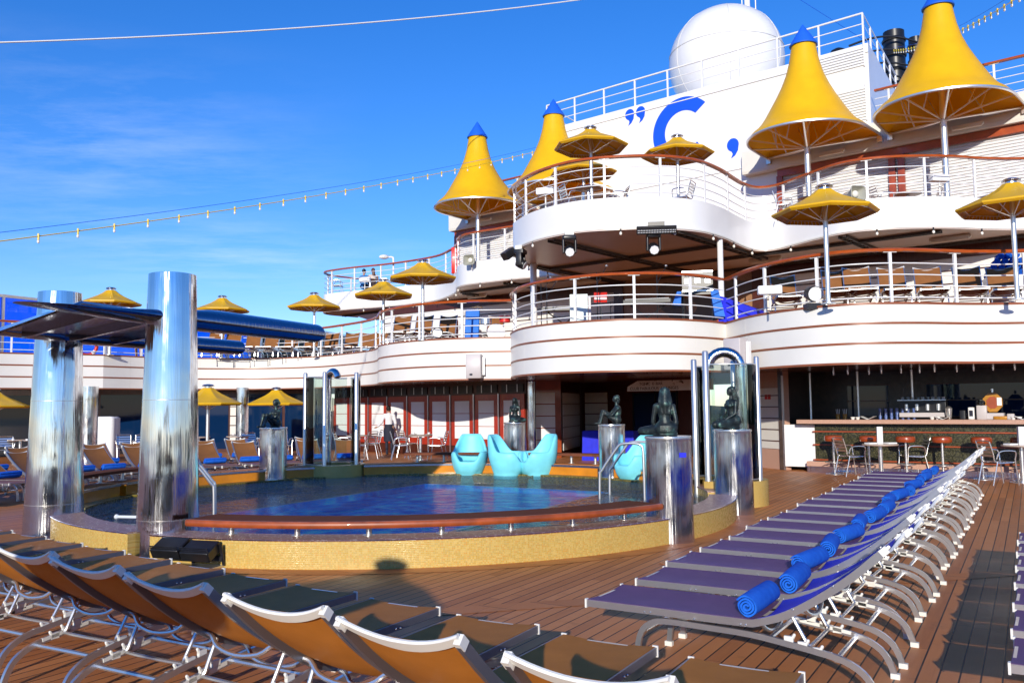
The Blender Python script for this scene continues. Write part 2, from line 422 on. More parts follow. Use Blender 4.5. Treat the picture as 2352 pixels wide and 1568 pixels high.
# louvres: plain white metal; geometry gives the slats
M['louvre'] = mat('white louvre slats', (.76, .76, .76), .4, var=.03)
# water
def water():
    m = bpy.data.materials.new('pool water'); m.use_nodes = True; nt = m.node_tree; N, L = nt.nodes, nt.links; N.remove(N['Principled BSDF'])
    g = NG(m); out = N['Material Output']
    v = g.coords('Object', (1, 1, 1), (0, 0, R(15))); v1 = g.coords('Object', (1.0, 2.4, 1), (0, 0, R(-8)))
    h = g.math('ADD', g.math('MULTIPLY', g.noise(v1, 2.6, 4, .5), 1.0), g.math('MULTIPLY', g.noise(v, 10, 4, .6), .42))
    bp = N.new('ShaderNodeBump'); bp.inputs['Strength'].default_value = 1.0; bp.inputs['Distance'].default_value = .32; L.new(h, bp.inputs['Height'])
    b2 = N.new('ShaderNodeBump'); b2.inputs['Strength'].default_value = .2; b2.inputs['Distance'].default_value = .02; L.new(h, b2.inputs['Height']); fr = N.new('ShaderNodeFresnel'); fr.inputs['IOR'].default_value = 1.3; L.new(b2.outputs[0], fr.inputs['Normal'])
    gl = N.new('ShaderNodeBsdfGlossy'); gl.inputs['Roughness'].default_value = .01; L.new(bp.outputs[0], gl.inputs['Normal'])
    tr = N.new('ShaderNodeBsdfTransparent'); tr.inputs[0].default_value = (.80, .93, 1.0, 1)
    mx = N.new('ShaderNodeMixShader'); L.new(g.math('MULTIPLY', fr.outputs[0], .72), mx.inputs[0]); L.new(tr.outputs[0], mx.inputs[1]); L.new(gl.outputs[0], mx.inputs[2]); L.new(mx.outputs[0], out.inputs[0])
    return m
M['water'] = water()
def pane(name, tint, refl=1.45, rough=.0):
    m = bpy.data.materials.new(name); m.use_nodes = True; nt = m.node_tree; N, L = nt.nodes, nt.links; N.remove(N['Principled BSDF'])
    fr = N.new('ShaderNodeFresnel'); fr.inputs['IOR'].default_value = refl
    gl = N.new('ShaderNodeBsdfGlossy'); gl.inputs['Roughness'].default_value = rough + .005
    tr = N.new('ShaderNodeBsdfTransparent'); tr.inputs[0].default_value = (*tint, 1)
    mx = N.new('ShaderNodeMixShader'); L.new(fr.outputs[0], mx.inputs[0]); L.new(tr.outputs[0], mx.inputs[1]); L.new(gl.outputs[0], mx.inputs[2]); L.new(mx.outputs[0], N['Material Output'].inputs[0])
    return m
M['showerglass'] = pane('green tinted shower glass', (.87, .93, .90), 1.45)
M['blueglass'] = pane('blue tinted windscreen glass', (.06, .36, .88), 1.4)
def poolfloor():
    m = mat('blue pool mosaic', (.01, .10, .62), .8, spec=.05); g = NG(m); v = g.coords('Object', (.5, .5, .5)); f = g.white(g.N.new('ShaderNodeVectorMath').outputs[0]) if False else g.noise(v, 6, 2)
    g.set(Base_Color=g.ramp(f, [(.35, (.003, .14, .70)), (.52, (.01, .34, .92)), (.66, (.06, .72, .94))]))
    return m
M['poolfloor'] = poolfloor()
M['shelf'] = mosaic('terracotta pool shelf', [(.22, .07, .028), (.16, .05, .02), (.28, .10, .04), (.12, .045, .02)], .05, curved=None, grout=(.10, .05, .03), rough=.6)
M['poolline'] = mat('pale pool edge tile', (.52, .46, .38), .4, var=.15, vscale=30)
M['amberwall'] = mat('amber glazed pool edge', (.62, .22, .012), .18, var=.3, vscale=1.2, coat=.5)
M['sea'] = mat('sea', (.008, .03, .06), .12, bump=.6, bscale=.3)
M['hill'] = mat('wooded hillside', (.018, .035, .010), .9, var=.5, vscale=.02)
# ================================================================== SETTING
Z1, Z1B, Z2, Z2B, Z3 = 3.5, 2.36, 6.7, 5.94, 9.85
def V2(p): return Vector((p[0], p[1], 0))
# --- sea and far shore (seen only in reflections and past the ship's side)
tag(MB().add([(-4000, -4000, -26), (4000, -4000, -26), (4000, 4000, -26), (-4000, 4000, -26)], [(0, 1, 2, 3)]).build('sea', M['sea']), kind='structure')
hb = MB(); hp = []
for i in range(121):
    a = R(150 + 240 * i / 120 - 180 + 30); r = 900
    hp.append((r * math.cos(a - PI / 2 - R(30)), r * math.sin(a - PI / 2 - R(30)), 22 + 14 * math.sin(i * .31) + 9 * math.sin(i * .83 + 1) + 5 * random.random()))
rings = [[(x, y, -26.5) for x, y, h in hp], [(x * 1.05, y * 1.05, -26 + h * .8) for x, y, h in hp], [(x * 1.2, y * 1.2, -26 + h * 1.25) for x, y, h in hp], [(x * 1.5, y * 1.5, -26.5) for x, y, h in hp]]
hb.loft(rings, False, False); tag(hb.build('hills', M['hill']), kind='structure')
# --- pool frame: ship axes at the pool
PUx, PUy = .469, .883; PVx, PVy = .883, -.469
def puv(u, v): return (PC[0] + PUx * u + PVx * v, PC[1] + PUy * u + PVy * v)
RECT = [puv(-3.9, -2.18), puv(-3.9, 1.94), puv(3.55, 1.94), puv(3.75, -2.18)]
def ring_dist(poly, ang):
    d = Vector((math.cos(ang), math.sin(ang))); best = 1e9; c = Vector(PC)
    for i in range(len(poly)):
        a, b = Vector(poly[i]) - c, Vector(poly[(i + 1) % len(poly)]) - c; e = b - a
        den = d.x * e.y - d.y * e.x
        if abs(den) < 1e-9: continue
        t = (a.x * e.y - a.y * e.x) / den; s = (a.x * d.y - a.y * d.x) / den
        if t > 0 and -1e-6 <= s <= 1 + 1e-6: best = min(best, t)
    return best
NS = 144
def radial(f0, f1, z0, z1, a0=0, a1=360, n=NS):
    full = a1 - a0 >= 360; A = [R(a0 + (a1 - a0) * i / n) for i in range(n if full else n + 1)]
    b = MB(); rr = []
    for f, z in ((f0, z0), (f1, z1)): rr.append([(PC[0] + f(a) * math.cos(a), PC[1] + f(a) * math.sin(a), z) for a in A])
    return b.loft(rr, False, full)
# --- main deck sheet, with a round hole for the pool
dk = MB(); A = [2 * PI * i / NS for i in range(NS)]
big = [(-60, -45), (60, -45), (60, 70), (-60, 70)]
dk.loft([[(PC[0] + 4.7 * math.cos(a), PC[1] + 4.7 * math.sin(a), 0) for a in A], [(PC[0] + 9 * math.cos(a), PC[1] + 9 * math.sin(a), 0) for a in A],
         [(PC[0] + ring_dist(big, a) * math.cos(a), PC[1] + ring_dist(big, a) * math.sin(a), 0) for a in A]], False)
tag(dk.build('pool_deck', M['deck'], smooth=0), kind='structure')
# margin planks round the pool and the king plank across the deck
mg = radial(lambda a: 4.98, lambda a: 5.25, .004, .004)
p0, p1 = at_z(1123.7, 1397, 0), at_z(1345, 1382, 0); d = (p1 - p0).normalized(); n = Vector((-d.y, d.x, 0)) * .12
q0, q1 = p0 - d * 4.2, p1 + d * 7.0
mg.add([q0 - n + Vector((0, 0, .004)), q1 - n + Vector((0, 0, .004)), q1 + n + Vector((0, 0, .004)), q0 + n + Vector((0, 0, .004))], [(0, 1, 2, 3)])
PED = [(1540, 1253), (1683, 1186)]
tag(mg.build('deck_margin_planks', M['margin'], smooth=0), kind='structure')
# --- pool: water, shelf, deep blue basin
WZ = .17
wo = tag(radial(lambda a: .001, lambda a: 4.9, WZ, WZ).build('water', M['water'], smooth=0), kind='structure')
if wo.data.polygons[5].normal.z < 0: wo.data.flip_normals()
pool = thing('swimming_pool', 'round sunken pool with a deep blue middle and brown tiled shallow shelf', 'pool', (PC[0], PC[1], 0))
def rd(k): return lambda a: ring_dist(RECT, a) + k
def pset(b, nm, m, **k): return b.build(nm, m, pool, world=True, **k)
pset(radial(rd(.1), lambda a: 4.9, .02, .02), 'shallow_shelf', M['shelf'], smooth=0)
pset(radial(rd(0), rd(.1), .03, .03), 'edge_tiles', M['poolline'], smooth=0)
pset(radial(lambda a: .001, rd(.02), -.07, -.07).add(radial(rd(0), rd(0), -.07, .03).v, radial(rd(0), rd(0), -.07, .03).f), 'blue_basin', M['poolfloor'], smooth=0)
# raised rim in segments between the polished plinths and columns
def seg(a0, a1, ri, ro, h, m, nm='rim_wall', cm='coping'):
    n = max(6, int((a1 - a0) / 2.5)); A = [R(a0 + (a1 - a0) * i / n) for i in range(n + 1)]
    rings = []
    for (r, z) in ((ro, -.02), (ro, h - .012), (ri, h - .012), (ri, -.02)): rings.append([(PC[0] + r * math.cos(a), PC[1] + r * math.sin(a), z) for a in A])
    vs = MB(); vs.loft([list(x) for x in zip(*rings)], True); w = vs.build(nm, m, pool, world=True)
    c = MB(); rings = []
    for (r, z) in ((ro + .004, h - .012), (ro + .004, h + .006), (ri - .01, h + .006), (ri - .01, h - .012)): rings.append([(PC[0] + r * math.cos(a), PC[1] + r * math.sin(a), z) for a in A])
    c.loft([list(x) for x in zip(*rings)], True); cc = c.build('coping', M[cm], None); cc.parent = w
    e = MB().tube([(PC[0] + (ro + .006) * math.cos(a), PC[1] + (ro + .006) * math.sin(a), h - .002) for a in A], .006, 5).build('edge_strip', M['copingmetal'], None); e.parent = w
    for o in (cc, e): o.data.transform(Matrix.Translation((-PC[0], -PC[1], 0)))
    return w
def pang(p): return math.degrees(math.atan2(p[1] - PC[1], p[0] - PC[0]))
def push(p, r): return p * (1 + r / Vector((p.x, p.y)).length)
R1, R2 = push(at_z(1540, 1249, 0), .26), push(at_z(1688, 1183, 0), .26)
C1, C2 = push(at_z(384, 1288, 0), .33), push(at_z(122, 1238, 0), .36)
aR1, aR2, aC1, aC2 = pang(R1), pang(R2), pang(C1), pang(C2)
seg(aC2 + 2, aC1 - 2, 4.62, 5.0, .29, M['mosaic']); seg(aC1 + 2, aR1 - 2.6, 4.62, 5.0, .29, M['mosaic']); seg(aR1 + 2.6, aR2 - 2.5, 4.62, 5.0, .29, M['mosaic'])
seg(aR2 + 2.5, 22, 4.62, 5.0, .29, M['mosaic'])
# far half: amber glazed inner face, metal nosing and a green mosaic ledge at the water
for a0, a1 in ((22, 62), (64, 108), (118, 170), (172, 193)):
    n = 24; A = [R(a0 + (a1 - a0) * i / n) for i in range(n + 1)]
    def rr(prof): return [[(PC[0] + r * math.cos(a), PC[1] + r * math.sin(a), z) for r, z in prof] for a in A]
    w = MB().loft(rr([(4.92, 0), (4.92, .36), (5.3, .36), (5.3, 0)])).build('far_rim_wall', M['amberwall'], pool, world=True)
    for nm, prof, mt in (('nosing', [(4.90, .362), (4.90, .40), (5.32, .40), (5.32, .362)], 'copingmetal'), ('deck_edge', [(4.99, .401), (4.99, .412), (5.34, .412), (5.34, .401)], 'margin'), ('mosaic_ledge', [(4.70, 0), (4.70, .20), (4.915, .20), (4.915, 0)], 'mosaic_green')):
        o = MB().loft(rr(prof)).build(nm, M[mt], None); o.parent = w; o.data.transform(Matrix.Translation((-PC[0], -PC[1], 0)))
# depth mark on the far wall
a = 47
pm = Vector((PC[0] + 4.905 * math.cos(R(a)), PC[1] + 4.905 * math.sin(R(a)), .30)); tx = Vector((-math.sin(R(a)), math.cos(R(a)), 0)) * -1
dm = MB(); dm.flat(Vector((PC[0] + 4.91 * math.cos(R(a)), PC[1] + 4.91 * math.sin(R(a)), .2)) - tx * .0, tx, (0, 0, 1), Vector((-math.cos(R(a)), -math.sin(R(a)), 0)), [(-.02, 0), (.36, 0), (.36, .155), (-.02, .155)], .006)
dmk = dm.build('depth_mark', M['navy'], pool, world=True)
t = text_mesh('depth_text', 'm 1,15', .13, M['paper'], pool, Vector((PC[0] + 4.902 * math.cos(R(a)), PC[1] + 4.902 * math.sin(R(a)), .235)), tx, (0, 0, 1), .002)
# ================================================================== BALCONIES
def P2(l): return [Vector((x, y, 0)) for x, y in l]
F1L = P2([(-20.5, 22), (-16.44, 27.54), (-15.5, 28.25), (-13.9, 29.2)])
F1L2 = cat(P2([(-13.9, 29.2), (-12.9, 30.6), (-11.3, 31.7), (-9.3, 32.1), (-7.24, 31.37), (-5.7, 29.8), (-4.75, 28.5), (-4.31, 27.4), (-4.02, 26.15), (-3.45, 25.15), (-2.48, 24.2), (-1.25, 23.7), (-.02, 23.6)]), 5)
F1B = cat(P2([(-.0, 23.2), (-.02, 22.3), (.22, 21.0), (.82, 19.95), (1.76, 19.22), (2.7, 18.95), (3.6, 19.05), (4.4, 19.5), (5.0, 20.05)]), 6)
F1R = cat(P2([(5.0, 20.05), (5.18, 18.6), (5.6, 17.5), (6.24, 16.68), (6.95, 16.37), (7.8, 16.38), (8.9, 16.6), (10.0, 16.6), (11.4, 16.2), (13, 15.2)]), 6)
F1 = F1L + F1L2[1:] + F1B + F1R[1:]
BACK1 = P2([(18, 15), (20, 25), (4, 37), (-6, 46), (-14, 47), (-22, 34), (-24, 24)])
F2L = cat(P2([(-7.3, 40.5), (-8.35, 39.4), (-8.45, 38.4), (-7.84, 37.75), (-6.73, 37.05), (-5.4, 36.4), (-4.11, 35.5), (-3.05, 34.5), (-2.45, 33.3), (-2.05, 32.0), (-1.95, 30.9), (-1.55, 30.1), (-.65, 29.4), (.3, 28.75), (1.66, 28.1)]), 5)
F2B = cat(P2([(1.66, 28.1), (.75, 26.6), (.25, 25.2), (.06, 24.0), (.17, 23.3), (.55, 22.35), (1.11, 21.58), (1.75, 21.08), (2.65, 20.82), (3.7, 20.8), (4.7, 21.2), (5.5, 22.05), (6.1, 22.95), (6.6, 23.65), (7.05, 23.98), (7.5, 23.7), (7.95, 22.6), (8.46, 21.6), (9.2, 21.15), (10.2, 21.03), (11.1, 21.1), (12, 21.3), (13.2, 21.3), (14.5, 20.6)]), 5)
F2 = F2L + F2B[1:]
BACK2 = P2([(19, 20), (20, 26), (4, 38.5), (-4, 42), (-7, 42)])
def strip(path, r, z): return MB().tube([p + Vector((0, 0, z)) for p in path], r, 6)
def offset(path, o):
    out = []
    for i, p in enumerate(path):
        t = (path[min(i + 1, len(path) - 1)] - path[max(i - 1, 0)]).normalized(); out.append(p + Vector((t.y, -t.x, 0)) * o)
    return out
lb = thing('lower_balcony', 'curving white lower balcony with brown pinstripes above the pool deck', 'balcony', (0, 24, 0))
MB().sweep(F1, [(0, Z1B), (0, Z1), (-.10, Z1), (-.10, Z1B)]).build('fascia', M['boards'], lb, world=True, smooth=25)
for k in range(4): MB().sweep(F1, [(.002, Z1 - .38 * k - .024), (.016, Z1 - .38 * k - .02), (.016, Z1 - .38 * k + .02), (.002, Z1 - .38 * k + .024)]).build('trim_strip', M['trim'], lb, world=True)
for p, d in along(F1[3:], 2.35, 1.0): MB().box(p + Vector((d.y, -d.x, 0)) * .0005 + Vector((0, 0, (Z1 + Z1B) / 2)), (.007, .003, 1.1), math.atan2(d.y, d.x)).build('panel_seam', M['offwhite'], lb, world=True, smooth=0)
for k in (1, 2): pass
pl = [(p.x, p.y) for p in offset(F1, -.11)] + [(p.x, p.y) for p in BACK1]
MB().prism(pl, Z1 - .16, Z1 - .04).build('floor_slab', M['margin'], lb, world=True, smooth=0)
MB().prism(pl, Z1B + .03, Z1B + .06).build('ceiling', M['soffit_wood'], lb, world=True, smooth=0)
ub = thing('upper_balcony', 'plain white wavy upper balcony with grey brown underside', 'balcony', (0, 26, 0))
MB().sweep(F2, [(0, Z2B), (0, Z2), (-.10, Z2), (-.10, Z2B)]).build('fascia', M['white'], ub, world=True, smooth=25)
MB().sweep(F2, [(.012, Z2B - .05), (.012, Z2B - .004), (-.06, Z2B - .004), (-.06, Z2B - .05)]).build('drip_edge', M['soffit'], ub, world=True)
pl2 = [(p.x, p.y) for p in offset(F2, -.11)] + [(p.x, p.y) for p in BACK2]
MB().prism(pl2, Z2 - .16, Z2 - .04).build('floor_slab', M['margin'], ub, world=True, smooth=0)
MB().prism(pl2, Z2B - .03, Z2B + .03).build('ceiling', M['soffit'], ub, world=True, smooth=0)
MB().sweep(F2, [(.006, Z2B - .02), (.03, Z2B - .02), (.03, Z2B + .02), (.006, Z2B + .02)]).build('conduit', M['plastic'], ub, world=True)
# ceiling cable trays in a lattice under the upper balcony
WA, WB = Vector((8.5, 27.11, 0)), Vector((13.83, 22.64, 0)); WD = (WB - WA).normalized(); WN = Vector((WD.y, -WD.x, 0))   # WN points to the pool
tr = thing('cable_trays', 'dark lattice of cable trays under the upper balcony', 'cable tray', (4, 24, Z2B - .05))
def inside(p, poly):
    c = False; n = len(poly)
    for i in range(n):
        a, b = poly[i], poly[(i + 1) % n]
        if (a[1] > p[1]) != (b[1] > p[1]) and p[0] < (b[0] - a[0]) * (p[1] - a[1]) / (b[1] - a[1]) + a[0]: c = not c
    return c
def traylen(o, d, w=.2):
    b = MB(); run = None; S = [o + d * (.25 * i) for i in range(-90, 140)]
    for p in S + [None]:
        ok = p is not None and inside((p.x, p.y), pl2) and (p - WA).dot(WN) > -1.5
        if ok and run is None: run = p
        if not ok and run is not None:
            e = last
            if (e - run).length > .8:
                s = Vector((-d.y, d.x, 0)); z = Vector((0, 0, Z2B - .075))
                for k in (-1, 1): b.bar([run + z + s * k * w / 2, e + z + s * k * w / 2], .035, .07)
                m = int((e - run).length / .3)
                for j in range(m): q = run.lerp(e, (j + .5) / m) + z; b.bar([q - s * w / 2, q + s * w / 2], .06, .03)
            run = None
        last = p
    return b
for k in range(7):
    b = traylen(WA + WD * (-14 + 2.9 * k), WN)
    if b.v: b.build('tray', M['tray'], tr, world=True)
for k in range(3):
    b = traylen(WA + WN * (.9 + 2.1 * k), WD, .14)
    if b.v: b.build('tray', M['tray'], tr, world=True)
# ------------------------------------------------------------------ railings
def railing(name, label, path, z, step=1.38, hrail=True, h=1.05, levels=(.12, .35, .56, .78), inset=-.05, start=.3, group='balcony railings', wood='teak', rr=.013):
    c = path[len(path) // 2]; t = thing(name, label, 'railing', (c.x, c.y, z), 0, group)
    pp = offset(path, inset)
    if hrail:
        sec = []
        MB().sweep(pp, [(-.06, z + h - .045), (.06, z + h - .045), (.07, z + h - .01), (.045, z + h + .015), (-.045, z + h + .015), (-.07, z + h - .01)]).build('handrail', M[wood], t, world=True)
    for l in levels: strip(pp, rr, z + l).build('rail', M['white'], t, world=True)
    for p, d in along(pp, step, start):
        b = MB(); a = math.atan2(d.y, d.x); b.box(p + Vector((0, 0, z + (h - .05) / 2)), (.055, .05, h - .05), a)
        if hrail: b.box(p + Vector((0, 0, z + h - .055)), (.26, .045, .018), a)
        b.build('post', M['white'], t, world=True, smooth=0)
    return t
railing('balcony_railing', 'white railing with teak handrail along the lower balcony, left stretch behind the columns', F1L + F1L2[1:], Z1)
railing('balcony_railing', 'white railing with teak handrail round the band stage bulge', F1B, Z1, start=.05)
railing('balcony_railing', 'white railing with teak handrail above the bar, lower right', F1R, Z1, start=.6)
i0 = len(F2L)
railing('balcony_railing', 'white railing with teak handrail on the small upper balcony where the couple sits', F2L, Z2, start=.4)
railing('balcony_railing', 'white railing with teak handrail on the upper bulging balcony by the funnel', F2B, Z2, start=.2)
# ================================================================== WALLS
def wallp(a, b, s): return Vector(a).lerp(Vector(b), s)
def wall(name, label, a, b, z0, z1, m, t=.15, cat_='wall'):
    a, b = V2(a), V2(b); d = (b - a); L = d.length; d.normalize(); n = Vector((d.y, -d.x, 0)); c = (a + b) / 2
    th = thing(name, label, cat_, (c.x, c.y, z0))
    MB().box((c - n * t / 2) + Vector((0, 0, (z0 + z1) / 2)), (L, t, z1 - z0), math.atan2(d.y, d.x)).build('wall_face', m, th, world=True, smooth=0)
    return th, a, d, n, L
def panel(th, nm, a, d, n, s0, s1, z0, z1, m, t=.02, off=.0):
    c = a + d * ((s0 + s1) / 2) + n * (off + t / 2)
    return MB().box(c + Vector((0, 0, (z0 + z1) / 2)), (s1 - s0, t, z1 - z0), math.atan2(d.y, d.x)).build(nm, m, th, world=True, smooth=0)
# lower balcony back wall: white boards, brown lines, mahogany cornice
th, a, d, n, L = wall('balcony_back_wall', 'white boarded wall with brown lines behind the lower balcony', (-5.5, 36.8), (17, 19.8), Z1 - .1, Z2B, M['boards'])
panel(th, 'cornice', a, d, n, 0, L, 5.55, 5.93, M['dkwood'], .05, .003)
for k in range(5): panel(th, 'wall_line', a, d, n, 0, L, 3.75 + .36 * k, 3.785 + .36 * k, M['dkwood'], .012, .003)
A1, D1, N1 = a, d, n
def s_at(x, a, d):  # distance along a wall where a survey column crosses it
    r = ray(x, 700); k = r.x / r.y; return (k * a.y - a.x) / (d.x - k * d.y)
sA, sB = s_at(1425, a, d), s_at(1745, a, d)
mu = thing('stage_mural', 'abstract stone mural of granite waves and tan panels behind the band stage', 'mural', a + d * ((sA + sB) / 2) + n * .06 + Vector((0, 0, Z1)))
def mural_mat():
    m = mat('abstract mural', (.2, .15, .12), .5); g = NG(m); v = g.coords('Object'); w = g.noise(v, .55, 1); n2 = g.noise(v, 60, 3)
    c = g.ramp(w, [(.40, (.36, .22, .15)), (.46, (.12, .11, .11)), (.53, (.14, .12, .11)), (.56, (.40, .20, .09)), (.62, (.36, .27, .2))]); 
    for q in g.N:
        if q.type == 'VALTORGB': q.color_ramp.interpolation = 'CONSTANT'
    c = g.mix(g.rng(n2, .35, .65, 0, .6), c, (.07, .06, .055)); g.set(Base_Color=c); return m
M['mural'] = mural_mat()
panel(mu, 'mural_panel', a, d, n, sA, sB, Z1, 5.93, M['mural'], .03, .056)
for s in (sA, sB): panel(mu, 'frame_post', a, d, n, s - .18, s + .18, Z1, 5.93, M['dkwood'], .08, .056)
panel(mu, 'dado', a, d, n, sA + .2, sB - .2, Z1, 4.35, M['orange'], .04, .09)
# upper level: funnel housing, louvred fronts, white band
def wl(x, y, o=0.0):  # point of the upper wall plane (offset o towards the pool)
    return on(x, y, WA + WN * o, WB + WN * o)
FL, FR = wl(1253, 275), wl(1993, 94); ZF = 12.42
sFL, sFR = (FL - WA).dot(WD), (FR - WA).dot(WD)
fun = thing('funnel_housing', 'big white sloping funnel housing with a blue letter C and quote marks', 'funnel', WA + WD * ((sFL + sFR) / 2) + Vector((0, 0, Z2)))
fa, fb = WA + WD * sFL, WA + WD * sFR; U2 = Vector((math.sin(R(33)), math.cos(R(33)), 0))
poly = [fa, fb, fb + U2 * 7.5, fa + U2 * 7.5]
MB().prism([(p.x, p.y) for p in poly], Z2, ZF).build('housing_wall', M['white'], fun, world=True, smooth=0)
MB().bar([fa + WN * .02 + Vector((0, 0, ZF - .28)), fb + WN * .02 + Vector((0, 0, ZF - .28))], .035, .03).build('seam', M['white'], fun, world=True)
MB().bar([fa + WN * .02 + Vector((0, 0, 9.35)), fb + WN * .02 + Vector((0, 0, 9.35))], .035, .03).build('seam', M['white'], fun, world=True)
def wuv(x, y, o=0.0): p = wl(x, y, o); return ((p - WA).dot(WD), p.z)
# letter C
c0 = wuv(1500, 297); ctop, cbot = wuv(1585, 219), wuv(1588, 374.6); rC = (ctop[1] - cbot[1]) / 2; cz = (ctop[1] + cbot[1]) / 2; cs = c0[0] + rC
pts = [(cs + rC * math.cos(R(a)), cz + rC * math.sin(R(a))) for a in range(43, 318, 5)] + [(cs + rC * .60 * math.cos(R(a)), cz + rC * .60 * math.sin(R(a))) for a in range(317, 42, -5)]
MB().flat(WA + WN * .004, WD, (0, 0, 1), WN, pts, .012).build('letter_c', M['bluelogo'], fun, world=True, smooth=0)
def comma(x, y, sz, nm):
    s, z = wuv(x, y); P = []
    for k in range(15): q = R(20 + k * 17.0); P.append((s + sz * math.cos(q), z + sz * math.sin(q)))
    P = [(s + sz * math.cos(R(q)), z + sz * math.sin(R(q)) * 1.05) for q in range(-20, 250, 15)]
    P += [(s - sz * .25, z - sz * 1.05), (s - sz * .05, z - sz * 1.45), (s - sz * .35, z - sz * 2.15), (s + sz * .35, z - sz * 1.75), (s + sz * .85, z - sz * 1.0)]
    MB().flat(WA + WN * .004, WD, (0, 0, 1), WN, P, .012).build(nm, M['bluelogo'], fun, world=True, smooth=0)
comma(1446.5, 263.5, .19, 'quote_mark'); comma(1471.5, 257, .19, 'quote_mark'); comma(1683.5, 333, .21, 'comma')
# louvred vents in the housing
for (x0, y0, x1, y1) in ((1878, 160, 1984, 122), (1882, 262, 1989, 232)):
    s0, zc = wuv(x0, y0); s1, _ = wuv(x1, y1); hgt = .62 if y0 < 200 else 1.05
    zc = wuv((x0 + x1) / 2, (y0 + y1) / 2)[1]; b = MB()
    for k in range(int(hgt / .085)):
        z = zc - hgt / 2 + .085 * k; b.flat(WA + WD * 0 + WN * .003, WD, (0, 0, 1), WN, [(s0, z), (s1, z), (s1, z + .05), (s0, z + .05)], .035)
    for s in (s0 - .04, s1): b.flat(WA + WN * .003, WD, (0, 0, 1), WN, [(s, zc - hgt / 2 - .04), (s + .04, zc - hgt / 2 - .04), (s + .04, zc + hgt / 2 + .04), (s, zc + hgt / 2 + .04)], .045)
    b.build('louvre_vent', M['white'], fun, world=True, smooth=0)
# roof railing of the funnel housing
rp = [fa + U2 * 5, fa + WN * -.1, fb - WD * .15 - WN * .1, fb - WD * .15 + U2 * 6]
rt = thing('roof_railing', 'white pipe railing along the top of the funnel housing', 'railing', (fa + fb) / 2 + Vector((0, 0, ZF)))
rpz = [p + Vector((0, 0, ZF)) for p in rp]
MB().tube([p + Vector((0, 0, 1.0)) for p in rpz], .032, 8).build('top_rail', M['white'], rt, world=True)
for l in (.34, .67): MB().tube([p + Vector((0, 0, l)) for p in rpz], .018, 6).build('rail', M['white'], rt, world=True)
for i in range(3):
    L = (rpz[i + 1] - rpz[i]).length; m = max(1, round(L / 1.3))
    for k in range(m + (1 if i == 2 else 0)): p = rpz[i].lerp(rpz[i + 1], k / m); MB().box(p + Vector((0, 0, .5)), (.05, .05, 1.0), math.atan2(WD.y, WD.x)).build('post', M['white'], rt, world=True, smooth=0)
# radome
rc = at_y(1668, 147, 32.5)
rd_ = thing('radar_dome', 'big white radar dome behind the funnel housing railing', 'radar dome', (rc.x, rc.y, ZF))
MB().ball(rc, 2.19, 40).build('dome_shell', M['white'], rd_, world=True)
MB().lathe([(1.2, ZF), (1.2, rc.z - 1.7)], (rc.x, rc.y, 0), 24).build('pedestal', M['white'], rd_, world=True)
sm = mat('grey seam', (.6, .6, .58), .5)
for a in (20, 80, 140): MB().tube([rc + Matrix.Rotation(R(a), 3, 'Z') @ Vector((2.19 * math.cos(R(q)), 0, 2.19 * math.sin(R(q)))) for q in range(0, 360, 6)], .012, 5, closed=True).build('panel_seam', sm, rd_, world=True)
MB().tube([rc + Vector((2.17 * math.cos(R(q)), 2.17 * math.sin(R(q)), .35)) for q in range(0, 360, 6)], .012, 5, closed=True).build('panel_seam', sm, rd_, world=True)
mp = at_y(1716, 10, 37)
ma = thing('mast', 'thin white mast with a ladder rising behind the radar dome', 'mast', (mp.x, mp.y, ZF))
MB().tube([(mp.x, mp.y, ZF), (mp.x, mp.y, 22)], .13, 10).build('pole', M['white'], ma, world=True)
b = MB()
for k in (-.3, .3): b.tube([(mp.x + k, mp.y - .25, ZF), (mp.x + k, mp.y - .25, 22)], .025, 5)
for z in range(12, 30): b.tube([(mp.x - .3, mp.y - .25, z * .6 + 5.2), (mp.x + .3, mp.y - .25, z * .6 + 5.2)], .02, 5)
b.build('ladder', M['white'], ma, world=True)
# black exhaust stacks
for i, (x, y, Y, r) in enumerate(((2052, 75, 40, .48), (2102, 88, 41, .32), (1985, 108, 43, .34), (1925, 112, 45, .5))):
    p = at_y(x, y, Y); lab = ['wide black exhaust stack with hooped guard rails right of the funnel housing', 'narrow black exhaust stack at the right edge of the tall yellow tent', 'short black exhaust stack just above the corner of the white housing', 'low rounded black vent top peeking over the white housing'][i]
    t = thing('exhaust_stack', lab, 'exhaust stack', (p.x, p.y, 8), 0, 'black exhaust stacks')
    if i < 3:
        MB().lathe([(r, 8), (r, p.z - .25), (r * .99, p.z)], (p.x, p.y, 0), 24).build('stack_pipe', M['black'], t, world=True)
        b = MB()
        for k in range(9): b.lathe([(r + .05, p.z - .5 - .75 * k), (r + .07, p.z - .42 - .75 * k), (r + .02, p.z - .34 - .75 * k)], (p.x, p.y, 0), 24)
        b.build('collar', M['black'], t, world=True)
    else: MB().lathe([(r, 8), (r, p.z - .4), (r * .75, p.z - .12), (r * .3, p.z)], (p.x, p.y, 0), 24).build('stack_pipe', M['black'], t, world=True)
    if i == 0:
        for k in range(4):
            q = [at_y(1950 + 30 * j, 118 - 22 * math.sin(j / 6 * PI) + 30 * k - 12, 39.2) for j in range(7)]; MB().tube(cat(q, 4), .05, 6).build('guard_hoop', M['black'], t, world=True)
